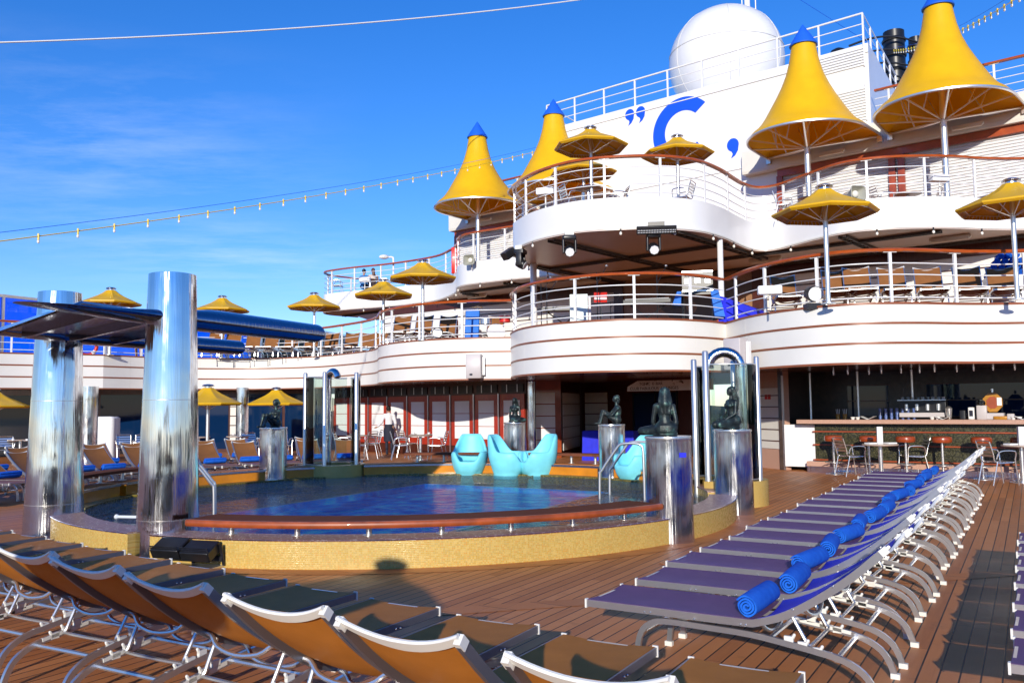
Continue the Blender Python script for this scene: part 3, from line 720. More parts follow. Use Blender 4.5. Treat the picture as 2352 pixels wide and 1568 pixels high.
# upper wall with slats (two stretches) and the white band with its mahogany frames
def louvre_wall(label, s0, s1, posts):
    t = thing('louvred_wall', label, 'wall', WA + WD * ((s0 + s1) / 2) + Vector((0, 0, Z2)), 0, 'louvred walls')
    prof = []; z = Z2 - .1
    while z < 9.0: prof += [(.0, z), (.055, z + .015), (.012, z + .085)]; z += .088
    prof += [(0, 9.0), (-.12, 9.0), (-.12, Z2 - .1)]
    a, b = WA + WD * s0, WA + WD * s1
    MB().loft([[p + WN * o + Vector((0, 0, z)) for o, z in prof] for p in (a, b)]).build('slats', M['louvre'], t, world=True, smooth=0)
    for s in posts: panel(t, 'frame_post', WA, WD, WN, s - .09, s + .09, Z2, 8.82, M['redwood'] if False else M['trim2'], .09, .06)
    panel(t, 'frame_head', WA, WD, WN, s0, s1, 8.80, 9.02, M['trim2'], .11, .061)
    return t
M['trim2'] = mat('varnished brown frame', (.33, .06, .015), .35, var=.25, vscale=4, coat=.3)
sR0 = wuv(1790, 400)[0]; sM = wuv(2060, 340)[0]
louvre_wall('white slatted wall with brown frames behind the right upper balcony', sR0, sR0 + 9.5, (sR0 + .05, sM - .13, sM + .13))
sL1 = wuv(1200, 500)[0]; sL0 = wuv(1050, 530)[0]
louvre_wall('white slatted wall with a brown frame behind the left yellow tent', sL0, sL1 + .8, (sL0 + .05,))
def band(label, s0, s1):
    t = thing('roof_band', label, 'roof edge', WA + WD * ((s0 + s1) / 2) + Vector((0, 0, 9)), 0, 'white roof bands')
    a, b = WA + WD * s0, WA + WD * s1; prof = [(-.5, 9.03), (.34, 9.03), (.36, 9.12), (.36, 9.75), (.30, Z3), (-.5, Z3)]
    MB().loft([[p + WN * o + Vector((0, 0, z)) for o, z in prof] for p in (a, b)]).build('band_panel', M['offwhite'], t, world=True, smooth=0); return t
sb0 = wuv(1716, 420)[0]
band('cream roof band with tube lights behind the two right yellow tents', sb0, sR0 + 9.5); band('cream roof band behind the left yellow tent', sL0 - .15, sL1 + .8)
# block above and behind the slats so that no sky shows through
bb = thing('deck_house', 'white deck house between the louvred walls and the funnel', 'deckhouse', WA + Vector((0, 0, Z2)))
b = MB()
for s0, s1 in ((sR0, sR0 + 9.5), (sL0, sFL)):
    a, e = WA + WD * s0 - WN * .55, WA + WD * s1 - WN * .55; q = -WN * 6
    b.prism([(p.x, p.y) for p in (a, e, e + q, a + q)], Z2, Z3 - .02)
b.build('house_wall', M['offwhite'], bb, world=True, smooth=0)
pA, pB = WA + WD * (sL0 - .1) - WN * .2, WA + WD * sFL - WN * .2
railing('roof_rail', 'white railing with teak handrail on the roof behind the left yellow tents', [pA, pB], Z3, start=.5)
pA, pB = WA + WD * (sFR + .15) + WN * .1, WA + WD * (sR0 + 9.5) + WN * .1
railing('roof_rail', 'white railing with teak handrail on the roof behind the right yellow tents', [pA, pB], Z3, start=.4)
# white plain wall under the funnel band down to the bulging balcony is the housing itself
# ------------------------------------------------------------------ pillars between balconies
for i, (x, y, zb, zt, r, lab) in enumerate(((1653, 545, Z1, Z2B, .075, 'white round pillar at the right end of the band stage'), (1225, 603, Z1, Z2B, .10, 'white round pillar at the left of the band stage'))):
    p = at_z(x, y, zt); p.z = zb - .04; t = thing('balcony_pillar', lab, 'pillar', p, 0, 'white balcony pillars')
    MB().tube([(0, 0, 0), (0, 0, zt - zb)], r, 16).build('shaft', M['white'], t); MB().lathe([(r + .05, 0), (r + .05, .02), (r, .03)]).build('foot_flange', M['white'], t)
# ------------------------------------------------------------------ ground level walls
DA, DB = Vector((-6.95, 33.63, 0)), Vector((.42, 26.43, 0))
th, a, d, n, L = wall('folding_door_wall', 'row of red framed folding doors with white panes behind the pool', DA, DB, 0, Z1B + .035, M['dkwood'])
nd = 9; w = L / nd
for k in range(nd):
    c = a + d * (w * (k + .5)) + n * .03; dr = bpy.data.objects.new('door', None)
    s0, s1 = w * k + .04, w * (k + 1) - .04
    f = panel(th, 'door', a, d, n, s0, s1, .35, 2.0, M['redwood'], .05, .004)
    for j in range(3):
        q = panel(th, 'door_pane', a, d, n, s0 + .18, s1 - .18, .58 + .415 * j, .58 + .415 * j + .395, M['frost'], .012, .055); q.parent = f
    panel(th, 'edge_strip', a, d, n, w * k - .02, w * k + .02, .1, 2.02, M['alu'], .03, .06)
for k in range(nd): 
    f = panel(th, 'transom_grille', a, d, n, w * k + .1, w * (k + 1) - .1, 2.06, 2.3, M['black'], .03, .004)
    for q in (.3, .7): panel(th, 'grille_clip', a, d, n, w * (k + q) - .012, w * (k + q) + .012, 2.06, 2.3, M['alu'], .012, .036)
def bay(label, a, b, frame='trim2', panes=5, s_in=.12, z0=.18, z1=2.05, pm='frost', name='panelled_wall'):
    th, a, d, n, L = wall(name, label, a, b, 0, Z1B + .035, M['trim2'] if frame == 'trim2' else M[frame])
    hh = (z1 - z0) / panes
    for j in range(panes): panel(th, 'wall_panel', a, d, n, s_in, L - s_in, z0 + hh * j + .015, z0 + hh * (j + 1) - .015, M[pm], .015, .003)
    return th, a, d, n, L
p0, p1 = at_z(1211, 1052, 0), at_z(1290, 1050, 0)
bay('narrow white panelled bay in a varnished frame left of the lounge doorway', p0, p1, s_in=.2)
bay('side of the panelled bay facing the lounge doorway', p1, p1 + Vector((.9, 3.6, 0)), s_in=.3, frame='dkwood')
v0 = p1 + Vector((.9, 3.65, 0)); v1 = Vector((6.0, 26.6, 0))
th, a, d, n, L = wall('lounge_entrance_wall', 'dark entrance wall with panels and black glass doors under the lounge sign', v0, v1, 0, Z1B + .035, M['dkwood'])
for j in range(5): panel(th, 'wall_panel', a, d, n, .25, 1.35, .2 + .38 * j, .55 + .38 * j, M['boards'], .015, .003)
panel(th, 'glass_door', a, d, n, 2.6, 3.5, .06, 2.0, M['glassdark'], .03, .004); panel(th, 'glass_door', a, d, n, 3.56, 4.4, .06, 2.0, M['glassdark'], .03, .004)
for s in (2.57, 3.53, 4.43): panel(th, 'door_frame', a, d, n, s - .025, s + .025, .06, 2.05, M['black'], .05, .004)
# sign above the doorway
def sgn_mat():
    m = mat('worn white sign', (.7, .72, .76), .4); g = NG(m); v = g.coords('Object'); nz = g.noise(v, 7, 6, .7)
    zz = g.sep(v)[2]; f = g.math('ADD', nz, g.math('MULTIPLY', zz, -.55)); g.set(Base_Color=g.ramp(f, [(.24, (.03, .018, .015)), (.30, (.74, .76, .82))])); return m
q0, q1 = at_y(1440, 889, 25.6), at_y(1592, 886, 24.3); sd = (q1 - q0); sd.z = 0; sl = sd.length; sd.normalize(); sn = Vector((sd.y, -sd.x, 0))
sg = thing('lounge_sign', 'weathered white CLUB FABULOUS LOUNGES sign hanging over the dark doorway', 'sign', (q0.x, q0.y, 2.02))
MB().flat((q0.x, q0.y, 2.0), sd, (0, 0, 1), -sn, [(0, .02), (sl + .6, .02), (sl + .6, .32), (.35, .32), (.02, .16)], .04).build('sign_board', sgn_mat(), sg, world=True, smooth=0)
tq = mat('navy sign lettering', (.05, .05, .09), .5)
text_mesh('sign_text', 'CLUB FABULOUS  LOUNGES', .125, tq, sg, Vector((q0.x, q0.y, 2.055)) + sd * .1 + sn * .004, sd, (0, 0, 1), .002)
text_mesh('sign_text', 'TONIC  E  BAR', .115, tq, sg, Vector((q0.x, q0.y, 2.19)) + sd * .42 + sn * .004, sd, (0, 0, 1), .002)
# panel between shower and bar
p0, p1 = at_z(1738, 1072, 0), at_z(1806, 1079, 0)
th, a, d, n, L = wall('service_panel_wall', 'white service panel with brown slots between the shower and the bar', p0 - (p1 - p0) * .6, p1, 0, Z1B + .035, M['granite'])
panel(th, 'service_panel', a, d, n, L * .36, L - .06, .5, 2.0, M['offwhite'], .02, .004)
for j in range(5): panel(th, 'slot_line', a, d, n, L * .38, L - .14, .68 + .28 * j, .705 + .28 * j, M['dkwood'], .01, .025)
panel(th, 'edge_strip', a, d, n, L - .05, L, .0, 2.3, M['alu'], .03, .004)
for k in range(2): panel(th, 'notice', a, d, n, L * .62 + .13 * k, L * .62 + .13 * k + .11, 1.72, 1.84, M['red'], .006, .025)
# left side: dark glazed walls under the left balcony
th, a, d, n, L = wall('glazed_wall', 'dark glazed wall under the left balcony', (-24, 30.2), (-7.2, 34.0), 0, Z1B + .035, M['dkwood'])
k = 0; s = .2
while s + 1.5 < L:
    panel(th, 'window', a, d, n, s, s + 1.45, .12, 2.2, M['glassdark'], .02, .004)
    if k % 3 == 1:
        for j in range(5): panel(th, 'wall_panel', a, d, n, s + 1.52, s + 1.86, .3 + .36 * j, .62 + .36 * j, M['offwhite'], .015, .004)
        s += .45
    s += 1.55; k += 1
# recessed white beam wall at left
for (x, y, r, lab) in ((203, 1040, .26, 'polished round column under the left balcony beside the tall chrome column'), (556, 1028, .21, 'polished round column under the balcony right of the parasol'), (1222, 1040, .13, 'slim polished column beside the varnished panelled bay')):
    Yd = {203: 26.5, 556: 29.5, 1222: 26.2}[x]; q = at_y(x, 1000, Yd); t = thing('deck_column', lab, 'column', (q.x, q.y, 0), 0, 'polished deck columns')
    MB().tube([(0, 0, 0), (0, 0, Z1B)], r, 24).build('shaft', M['chrome2'], t); MB().lathe([(r + .06, 0), (r + .06, .03), (r + .005, .05)], n=24).build('foot_ring', M['rod'], t)
q = at_y(243, 1000, 28.5); t = thing('service_plinth', 'white round cornered service counter under the left balcony', 'counter', (q.x, q.y, 0))
MB().rbox((0, 0, 0), (.75, .6, 1.42), .12).build('counter_body', M['white'], t); MB().rbox((-.52, -.02, 0), (.3, .56, 1.38), .02).build('side_panel', M['grey'], t)
# ------------------------------------------------------------------ blue windscreen glass on the ship's side
wsp = [Vector((-19.6, 26.6, 0)), Vector((-17.8, 29.9, 0)), Vector((-12.0, 41, 0)), Vector((-10.0, 45, 0)), Vector((-9, 49, 0))]
ws = thing('windscreen', 'tall blue glass windscreen in grey frames along the left balcony', 'windscreen', wsp[1] + Vector((0, 0, Z1)))
for i in range(len(wsp) - 1):
    L = (wsp[i + 1] - wsp[i]).length; m = max(1, round(L / 2.0))
    for k in range(m):
        a, b = wsp[i].lerp(wsp[i + 1], k / m), wsp[i].lerp(wsp[i + 1], (k + 1) / m); d = (b - a).normalized(); an = math.atan2(d.y, d.x); c = (a + b) / 2
        MB().box(c + Vector((0, 0, Z1 + 1.08)), ((b - a).length - .1, .015, 2.05), an).build('glass_panel', M['blueglass'], ws, world=True, smooth=0)
        MB().box(a + Vector((0, 0, Z1 + 1.1)), (.09, .09, 2.2), an).build('frame_post', M['alu'], ws, world=True, smooth=0)
    a, b = wsp[i], wsp[i + 1]; MB().bar([a + Vector((0, 0, Z1 + 2.16)), b + Vector((0, 0, Z1 + 2.16))], .08, .1).build('top_frame', M['alu'], ws, world=True)
# ================================================================== CHROME COLUMNS, CANOPY, PLINTHS
def column(name, label, p, r0, r1, h, group):
    t = thing(name, label, 'column', (p.x, p.y, 0), 0, group)
    b = MB(); b.lathe([(r0 - (r0 - r1) * k / 12, h * k / 12) for k in range(13)] + [(r1 - .02, h + .006)], n=64); b.build('shaft', M['chrome'], t)
    for z in (.42, h * .55): MB().lathe([(r0 - (r0 - r1) * z / h + .0015, z - .004), (r0 - (r0 - r1) * z / h + .0015, z + .004)], n=64, caps=False).build('weld_seam', M['rod'], t)
    return t
column('chrome_column', 'tall tapered chrome column nearest the camera, right of the pair carrying the metal canopy', C1, .335, .255, 3.12, 'tall chrome columns')
column('chrome_column', 'tall tapered chrome column at the far left of the pair carrying the metal canopy', C2, .36, .262, 3.16, 'tall chrome columns')
cp = thing('metal_canopy', 'polished metal canopy of two long rounded wings passing through the chrome columns', 'canopy', (-4.6, 10.6, 2.6))
def wing(a, b, w0, h0, w1, h1, cut, name):
    a, b = Vector(a), Vector(b); d = (b - a); L = d.length; d.normalize(); s = Vector((d.y, -d.x, 0)).normalized(); u = Vector((0, 0, 1)); mb = MB(); n = 28; rings = []
    for i in range(11):
        k = i / 10; w, h = w0 + (w1 - w0) * k, h0 + (h1 - h0) * k; h *= .22 + .78 * min(1, k / .42); ring = []
        for j in range(n):
            q = 2 * PI * j / n; x, z = math.cos(q), math.sin(q); zz = z if z > 0 else z * .62
            sh = cut * (1 - k) ** 2 * (z * .8 - x * .5) if i < 5 else 0
            ring.append(a + d * (L * k + sh) + s * (x * w / 2) + u * (zz * h / 2))
        rings.append(ring)
    mb.loft(rings); return mb.build(name, M['canopymetal'], cp, world=True, smooth=30)
M['canopymetal'] = chrome('polished canopy steel', .09, .12, (.24, .28, .38))
wing((-4.38, 8.78, 2.64), (-2.76, 11.95, 2.62), .52, .36, .40, .31, .9, 'wing')
wing((-6.35, 10.35, 2.58), (-4.4, 13.7, 2.56), .46, .30, .40, .28, .7, 'wing')
b = MB(); q = [Vector((-4.47, 8.88, 2.745)), Vector((-3.55, 10.7, 2.70)), Vector((-5.25, 11.9, 2.60)), Vector((-6.12, 10.2, 2.60))]
n = (q[1] - q[0]).cross(q[3] - q[0]).normalized()
if n.z < 0: n = -n
b.add(q + [p - n * .025 for p in q], [(0, 1, 2, 3), (7, 6, 5, 4), (0, 4, 5, 1), (1, 5, 6, 2), (2, 6, 7, 3), (3, 7, 4, 0)]); b.build('web_plate', M['canopymetal'], cp, world=True, smooth=0)
b = MB(); o_ = Vector((-.12, -.60, -.25)); ff = [q[0], q[3], q[3] + o_ * .55, q[0].lerp(q[3], .45) + o_ * 1.0, q[0] + o_ * .35]; b.add(ff + [p + Vector((.01, .012, -.02)) for p in ff], [(0, 1, 2, 3, 4), (9, 8, 7, 6, 5), (0, 5, 6, 1), (1, 6, 7, 2), (2, 7, 8, 3), (3, 8, 9, 4), (4, 9, 5, 0)]); b.build('front_lip', M['canopymetal'], cp, world=True, smooth=0)
b = MB()
for k in range(3):
    t = (k + .5) / 3; p, r = q[0].lerp(q[1], t) - Vector((0, 0, .06)), q[3].lerp(q[2], t) - Vector((0, 0, .06)); b.bar([p, r], .05, .09)
b.build('cross_rib', M['canopymetal'], cp, world=True)
def plinth(p, r, h, lab):
    t = thing('statue_plinth', lab, 'plinth', (p.x, p.y, 0), 0, 'polished steel statue plinths')
    MB().lathe([(r * 1.04, 0), (r, h - .03), (r * .985, h - .03), (r * .985, h)], n=56).build('drum', M['chrome2'], t)
    MB().lathe([(r * 1.02, h), (r * 1.03, h + .012), (r * 1.02, h + .03), (r * .98, h + .035)], n=56).build('top_rim', M['rod'], t); return t
PH = 1.2
P_far_l = Vector((PC[0] + 5.0 * math.cos(R(129.2)), PC[1] + 5.0 * math.sin(R(129.2)), 0))
P_far_m = at_y(1183, 1000, 20.6); P_far_m.z = 0
P_far_r = Vector((PC[0] + 4.98 * math.cos(R(47 - 7.5)), PC[1] + 4.98 * math.sin(R(47 - 7.5)), 0)); q = at_y(1405, 1000, 17.3); P_far_r = Vector((q.x, q.y, 0))
q = at_y(628, 1000, 17.6); P_far_l = Vector((q.x, q.y, 0))
pt = plinth(R1, .272, PH, 'steel plinth nearest the camera carrying the statue with its back turned')
MB().box((.12, -.262, 1.02), (.08, .012, .055)).build('plaque', M['bluecloth'], pt)
plinth(R2, .272, PH, 'steel plinth beside the right glass shower'); plinth(P_far_l, .27, PH, 'steel plinth on the far left of the pool rim'); plinth(P_far_m, .26, PH, 'steel plinth behind the turquoise armchairs'); plinth(P_far_r, .262, PH, 'steel plinth at the far right of the pool behind the ladder')
# ================================================================== FIGURES
def capsules(mb, J, bones, n=10):
    for a, b in bones: mb.cap(J[a][0], J[a][1], J[b][0], J[b][1], n)
def statue(p, rz, pose, lab):
    t = thing('bronze_statue', lab, 'statue', (p.x, p.y, PH + .035), rz, 'bronze statues of seated women'); m = MB(); S = .545
    def V(x, y, z): return Vector((x, y, z)) * S
    # local +y = the way she faces
    if pose == 'side':     # sitting on folded legs, leaning on one arm
        pel, chest, neck, head = V(0, 0, .17), V(-.02, .02, .58), V(-.01, .03, .80), V(0, .05, .95)
        m.cap(pel + V(-.05, 0, 0), .185 * S, pel + V(.07, 0, 0), .18 * S); m.cap(pel, .165 * S, V(-.01, .0, .38), .125 * S); m.cap(V(-.01, 0, .38), .125 * S, chest, .15 * S)
        m.cap(chest + V(-.13, 0, .08), .075 * S, chest + V(.13, 0, .08), .075 * S); m.cap(chest, .12 * S, neck, .055 * S)
        for sx in (-.075, .075): m.ball(chest + V(sx, .11, -.03), .075 * S, 10)
        m.cap(pel + V(-.1, .05, -.02), .15 * S, V(-.52, .22, .1), .095 * S); m.cap(V(-.52, .22, .1), .09 * S, V(-.30, .50, .05), .05 * S); m.cap(V(-.30, .50, .05), .045 * S, V(-.17, .56, .03), .035 * S)
        m.cap(pel + V(.06, .1, -.04), .145 * S, V(-.34, .36, .12), .09 * S); m.cap(V(-.34, .36, .12), .085 * S, V(-.02, .5, .05), .048 * S)
        m.cap(chest + V(-.19, 0, .07), .062 * S, V(-.27, .05, .30), .048 * S); m.cap(V(-.27, .05, .30), .046 * S, V(-.20, .20, .15), .034 * S); m.ball(V(-.19, .24, .14), .05 * S, 8)
        m.cap(chest + V(.19, 0, .07), .062 * S, V(.24, -.02, .28), .048 * S); m.cap(V(.24, -.02, .28), .046 * S, V(.22, .02, .05), .034 * S); m.ball(V(.22, .07, .04), .05 * S, 8)
        hair = [(head + V(0, -.07, .02), .105 * S, V(0, -.1, .70), .095 * S), (V(0, -.1, .70), .09 * S, V(.01, -.10, .5), .05 * S)]
    elif pose == 'knees':  # knees drawn up, arm around them, head raised
        pel, chest, neck, head = V(0, -.1, .16), V(0, -.14, .55), V(0, -.10, .78), V(0, -.08, .93)
        m.cap(pel + V(-.06, 0, 0), .18 * S, pel + V(.06, 0, 0), .18 * S); m.cap(pel, .16 * S, chest, .145 * S); m.cap(chest + V(-.13, 0, .06), .075 * S, chest + V(.13, 0, .06), .075 * S); m.cap(chest, .11 * S, neck, .055 * S)
        for sx in (-.08, .08):
            m.cap(pel + V(sx, .05, 0), .125 * S, V(sx * 1.1, .40, .46), .08 * S); m.cap(V(sx * 1.1, .40, .46), .078 * S, V(sx * 1.2, .52, .08), .045 * S); m.cap(V(sx * 1.2, .50, .04), .045 * S, V(sx * 1.3, .68, .03), .035 * S)
            m.cap(chest + V(sx * 2.3, 0, .05), .06 * S, V(sx * 3.4, .12, .34), .047 * S); m.cap(V(sx * 3.4, .12, .34), .045 * S, V(sx * 1.2, .42, .36), .034 * S)
            m.ball(chest + V(sx * .9, .11, -.03), .07 * S, 10); m.ball(V(sx * .9, .45, .37), .045 * S, 8)
        hair = [(head + V(0, -.06, .03), .11 * S, V(0, -.16, .80), .07 * S)]
    else:                  # kneeling upright, back straight
        pel, chest, neck, head = V(0, -.05, .26), V(0, 0, .68), V(0, .01, .89), V(0, .03, 1.04)
        m.cap(pel + V(-.06, 0, -.03), .18 * S, pel + V(.06, 0, -.03), .18 * S); m.cap(pel, .16 * S, V(0, 0, .46), .12 * S); m.cap(V(0, 0, .46), .12 * S, chest, .15 * S); m.cap(chest + V(-.13, 0, .07), .075 * S, chest + V(.13, 0, .07), .075 * S); m.cap(chest, .115 * S, neck, .055 * S)
        for sx in (-.09, .09):
            m.cap(pel + V(sx, .03, -.04), .145 * S, V(sx * 1.2, .48, .13), .095 * S); m.cap(V(sx * 1.2, .46, .1), .09 * S, V(sx * 1.2, -.1, .06), .055 * S)
            m.ball(chest + V(sx * .9, .11, -.03), .075 * S, 10)
            m.cap(chest + V(sx * 2.1, 0, .06), .062 * S, V(sx * 2.5, .06, .42), .048 * S); m.cap(V(sx * 2.5, .06, .42), .046 * S, V(sx * 1.3, .34, .25), .034 * S); m.ball(V(sx * 1.1, .38, .25), .05 * S, 8)
        hair = [(head + V(0, -.06, .03), .11 * S, V(0, -.12, .72), .10 * S), (V(0, -.12, .72), .095 * S, V(0, -.13, .55), .05 * S)]
    m.ball(head, .105 * S, 14, (.88, 1.0, 1.18)); m.cap(head + V(0, .09, -.005), .016 * S, head + V(0, .115, -.03), .02 * S); m.ball(head + V(0, .07, -.08), .045 * S, 8)
    for sx in (-.04, .04): m.ball(head + V(sx, .085, .02), .018 * S, 6)
    m.ball(V(0, 0, .0), .2 * S, 12, (1.4, 1.2, .12))
    fuse('figure', m, M['bronze'], t, .011, 4)
    h = MB()
    for a in hair: h.cap(*a, 12)
    for k in range(9):
        an = -1.2 + 2.4 * k / 8; q = head + V(math.sin(an) * .1, -.05 - .06 * math.cos(an), .06); e = hair[-1][2] + V(math.sin(an) * .1, -.02, -.02 * (k % 3)); h.cap(q, .022 * S, q.lerp(e, .5) + V(math.sin(an) * .05, -.03, 0), .024 * S, 6); h.cap(q.lerp(e, .5) + V(math.sin(an) * .05, -.03, 0), .024 * S, e, .014 * S, 6)
    fuse('hair', h, M['bronze'], t, .011, 2)
    return t
statue(R1 + Vector((-.03, -.02, 0)), R(-10), 'side', 'bronze statue of a seated long haired woman seen from behind, nearest the camera')
statue(R2, R(112), 'kneel', 'dark bronze kneeling woman in front of the right glass shower')
statue(P_far_l, R(148), 'knees', 'black bronze seated figure with drawn up knees on the far left plinth')
statue(P_far_m, R(160), 'side', 'green bronze woman statue behind the turquoise armchairs')
statue(P_far_r + Vector((.05, 0, 0)), R(95), 'knees', 'green bronze figure hugging its knees on the far right plinth')
# ================================================================== TENTS
def tent(pole_px, s_mid, label, o=1.25, zr=9.42, gap=1.74, top=2.78, rr=1.70):
    r = ray(pole_px[0], pole_px[1]); k = r.x / r.y; bo = WA + WN * (.36 + o); s = (k * bo.y - bo.x) / (WD.x - k * WD.y); c = bo + WD * s
    t = thing('tent_canopy', label, 'tent canopy', (c.x, c.y, Z2), math.atan2(WN.y, WN.x), 'yellow tent canopies with blue tips'); zl = zr - Z2
    # local +x = towards the pool, back corners reach the white band
    def rho(f):
        f = abs((f + 180) % 360 - 180); kx, ky = -(o - .02), 1.74; fc = math.degrees(math.atan2(ky, kx)); rc = math.hypot(kx, ky)
        if f <= 85: return rr
        if f <= fc: q = (f - 85) / (fc - 85); return rr + (rc - rr) * q ** 2.2
        q = (f - fc) / (180 - fc); e = o * .72; return rc + (e - rc) * (1 - (1 - q) ** 2.0)
    prof = [(1.0, 0), (.985, .035), (.92, .16), (.845, .26), (.77, .40), (.69, .60), (.585, .92), (.50, 1.18), (.405, 1.5), (.32, 1.85), (.255, 2.25), (.20, top)]
    n = 72; rings = []
    for f, z in prof:
        w = min(1, max(0, (1 - f) / .55)); ring = []
        for j in range(n):
            a = 360 * j / n; R_ = rho(a) * (1 - w) + rr * w; ring.append((f * R_ * math.cos(R(a)), f * R_ * math.sin(R(a)), zl + z))
        rings.append(ring)
    inner = [[(x * .992, y * .992, z - .012) for x, y, z in r_] for r_ in rings]
    MB().loft(rings, False).loft(inner, False).build('canopy_cloth', M['awning'], t)
    rim = [Vector((rho(360 * j / n) * math.cos(2 * PI * j / n), rho(360 * j / n) * math.sin(2 * PI * j / n), zl)) for j in range(n)]
    MB().tube([p + Vector((0, 0, -.035)) for p in rim], .04, 6, closed=True).build('rim_frame', M['steel'], t)
    MB().lathe([(.24 * rr * .98, zl + top - .03), (.24 * rr, zl + top), (.02, zl + top + .62), (.001, zl + top + .64)], n=32).build('blue_tip', M['bluecap'], t)
    MB().tube([(0, 0, 0), (0, 0, zl + top)], .085, 20).build('pole', M['steel'], t); MB().lathe([(.2, 0), (.2, .02), (.09, .05)], n=20).build('base_flange', M['steel'], t)
    for k_ in range(10):
        a = 18 + 36 * k_; e = Vector((rho(a) * math.cos(R(a)), rho(a) * math.sin(R(a)), zl - .03)); MB().tube([(.07 * math.cos(R(a)), .07 * math.sin(R(a)), zl - .32), e], .026, 6).build('spoke', M['steel'], t)
        a2 = a + 18; m_ = Vector((.62 * rho(a2) * math.cos(R(a2)), .62 * rho(a2) * math.sin(R(a2)), zl + .55))
        MB().tube([e * .5 + Vector((.035 * math.cos(R(a)), .035 * math.sin(R(a)), (zl - .32) * .5)), m_], .018, 5).build('strut', M['steel'], t)
    for sy in (-1, 1): MB().box((-(o - .0), 1.70 * sy, zl - .12), (.16, .14, .2)).build('wall_bracket', M['steel'], t)
    return t
tent((1098, 520), 0, 'leftmost and lowest yellow tent canopy, clear against the sky'); tent((1274, 430), 0, 'yellow tent canopy just left of the letter C, partly behind the parasols')
tent((1856, 395), 0, 'large yellow tent canopy right of the letter C'); tent((2172, 380), 0, 'largest yellow tent canopy at the top right corner')
# ================================================================== PARASOLS
def parasol_proto(h, low=False):
    t = thing('parasol', 'x', 'parasol', (0, 0, -50), 0, 'octagonal yellow parasols'); r = .98; zr = h
    oc = [(math.cos(R(45 * k + 22.5)), math.sin(R(45 * k + 22.5))) for k in range(8)]
    def ring(f, z, sag=0.0):
        out = []
        for k in range(8):
            a, b = Vector(oc[k]), Vector(oc[(k + 1) % 8])
            for j in range(3): q = a.lerp(b, j / 3); s = 1 - sag * math.sin(PI * j / 3); out.append((q.x * r * f, q.y * r * f, z - sag * .25 * math.sin(PI * j / 3)))
        return out
    rs = [ring(.96, zr - .075), ring(1.0, zr - .045), ring(1.0, zr), ring(.8, zr + .085, .06), ring(.6, zr + .17, .08), ring(.42, zr + .25, .06), ring(.27, zr + .34, .03), ring(.16, zr + .43)]
    MB().loft(rs, False).loft([[(x * .985, y * .985, z - .008) for x, y, z in q] for q in rs[2:]], False).build('canopy', M['parasol'], t, smooth=25)
    MB().tube([(x * r * .99, y * r * .99, zr - .02) for x, y in oc], .028, 6, closed=True).build('edge_roll', M['awning'], t)
    MB().lathe([(.10, zr + .38), (.10, zr + .47), (.165, zr + .48), (.17, zr + .50), (.12, zr + .53), (.001, zr + .545)], n=24).build('chrome_cap', M['chrome2'], t)
    MB().tube([(0, 0, 0), (0, 0, zr + .4)], .045, 14).build('pole', M['steel'], t); MB().lathe([(.14, 0), (.14, .015), (.05, .03)], n=16).build('foot_plate', M['steel'], t)
    for k in range(8):
        x, y = oc[k]; MB().tube([(x * .05, y * .05, zr + .30), (x * r * .97, y * r * .97, zr - .02)], .012, 5).build('rib', M['steel'], t)
        MB().tube([(x * .05, y * .05, zr - .18), (x * r * .6, y * r * .6, zr + .10)], .009, 5).build('strut', M['steel'], t)
    b = MB()
    for k in range(8):
        a, c = Vector(oc[k]), Vector(oc[(k + 1) % 8])
        for j in range(9): p, q = a.lerp(c, j / 9), a.lerp(c, (j + .7) / 9); b.tube([(p.x * r * .96, p.y * r * .96, zr - .07), (q.x * r * .86, q.y * r * .86, zr - .01)], .006, 4)
        b.tube([(a.x * r * .86, a.y * r * .86, zr - .01), (c.x * r * .86, c.y * r * .86, zr - .01)], .008, 4)
    b.build('lacing', M['plastic'], t)
    return t
par_hi, par_lo = parasol_proto(1.78), parasol_proto(1.80)
first = {}
def put(proto, loc, rz, label, group=None):
    k = proto.name
    if k not in first:
        first[k] = 1; proto.location = loc; proto.rotation_euler = (0, 0, rz); proto['label'] = label
        if group: proto['group'] = group
        return proto
    return dup(proto, loc, rz, label, group)
def ppl(x, yrim, Y, z0, lab, proto=None, rz=.2):
    p = at_y(x, yrim, Y); put(proto or par_hi, (p.x, p.y, z0), rz, lab)
for x, y, Y, z0, lab in ((1895, 490, 16.35, Z1, 'yellow parasol in front of the right balcony above the bar'), (2325, 470, 16.05, Z1, 'yellow parasol at the right edge of the picture by the folded blue towels'),
        (971, 630, 24.3, Z1, 'yellow parasol below the two people on the upper balcony, right of three in a row'), (881, 670, 27.9, Z1, 'yellow parasol in the middle of the row under the small upper balcony'), (722, 695, 31.0, Z1, 'yellow parasol against the sky left of the small upper balcony'),
        (511, 692, 31.6, Z1, 'small yellow parasol just right of the near chrome column'), (255, 675, 29.2, Z1, 'yellow parasol between the two tall chrome columns'),
        (1357, 335, 22.4, Z2, 'yellow parasol standing highest on the upper bulge left of the letter C'), (1556, 352, 23.2, Z2, 'yellow parasol in front of the blue letter C'), (1340, 392, 25.0, Z2, 'yellow parasol half hidden behind the upper balcony rail')):
    ppl(x, y, Y, z0, lab, rz=.12 + .05 * (hash(lab) % 3) if False else .15)
for x, y, Y, lab in ((478, 905, 24.6, 'yellow deck parasol right behind the near chrome column'), (635, 908, 28.6, 'yellow deck parasol above the black bronze figure'), (-12, 912, 27.0, 'yellow deck parasol cut off by the left edge of the picture')):
    ppl(x, y, Y, 0, lab, par_lo, .3)
put(par_lo, (-2.8, .86, 0), .3, 'yellow deck parasol beside the camera whose shadow falls on the pool wall')
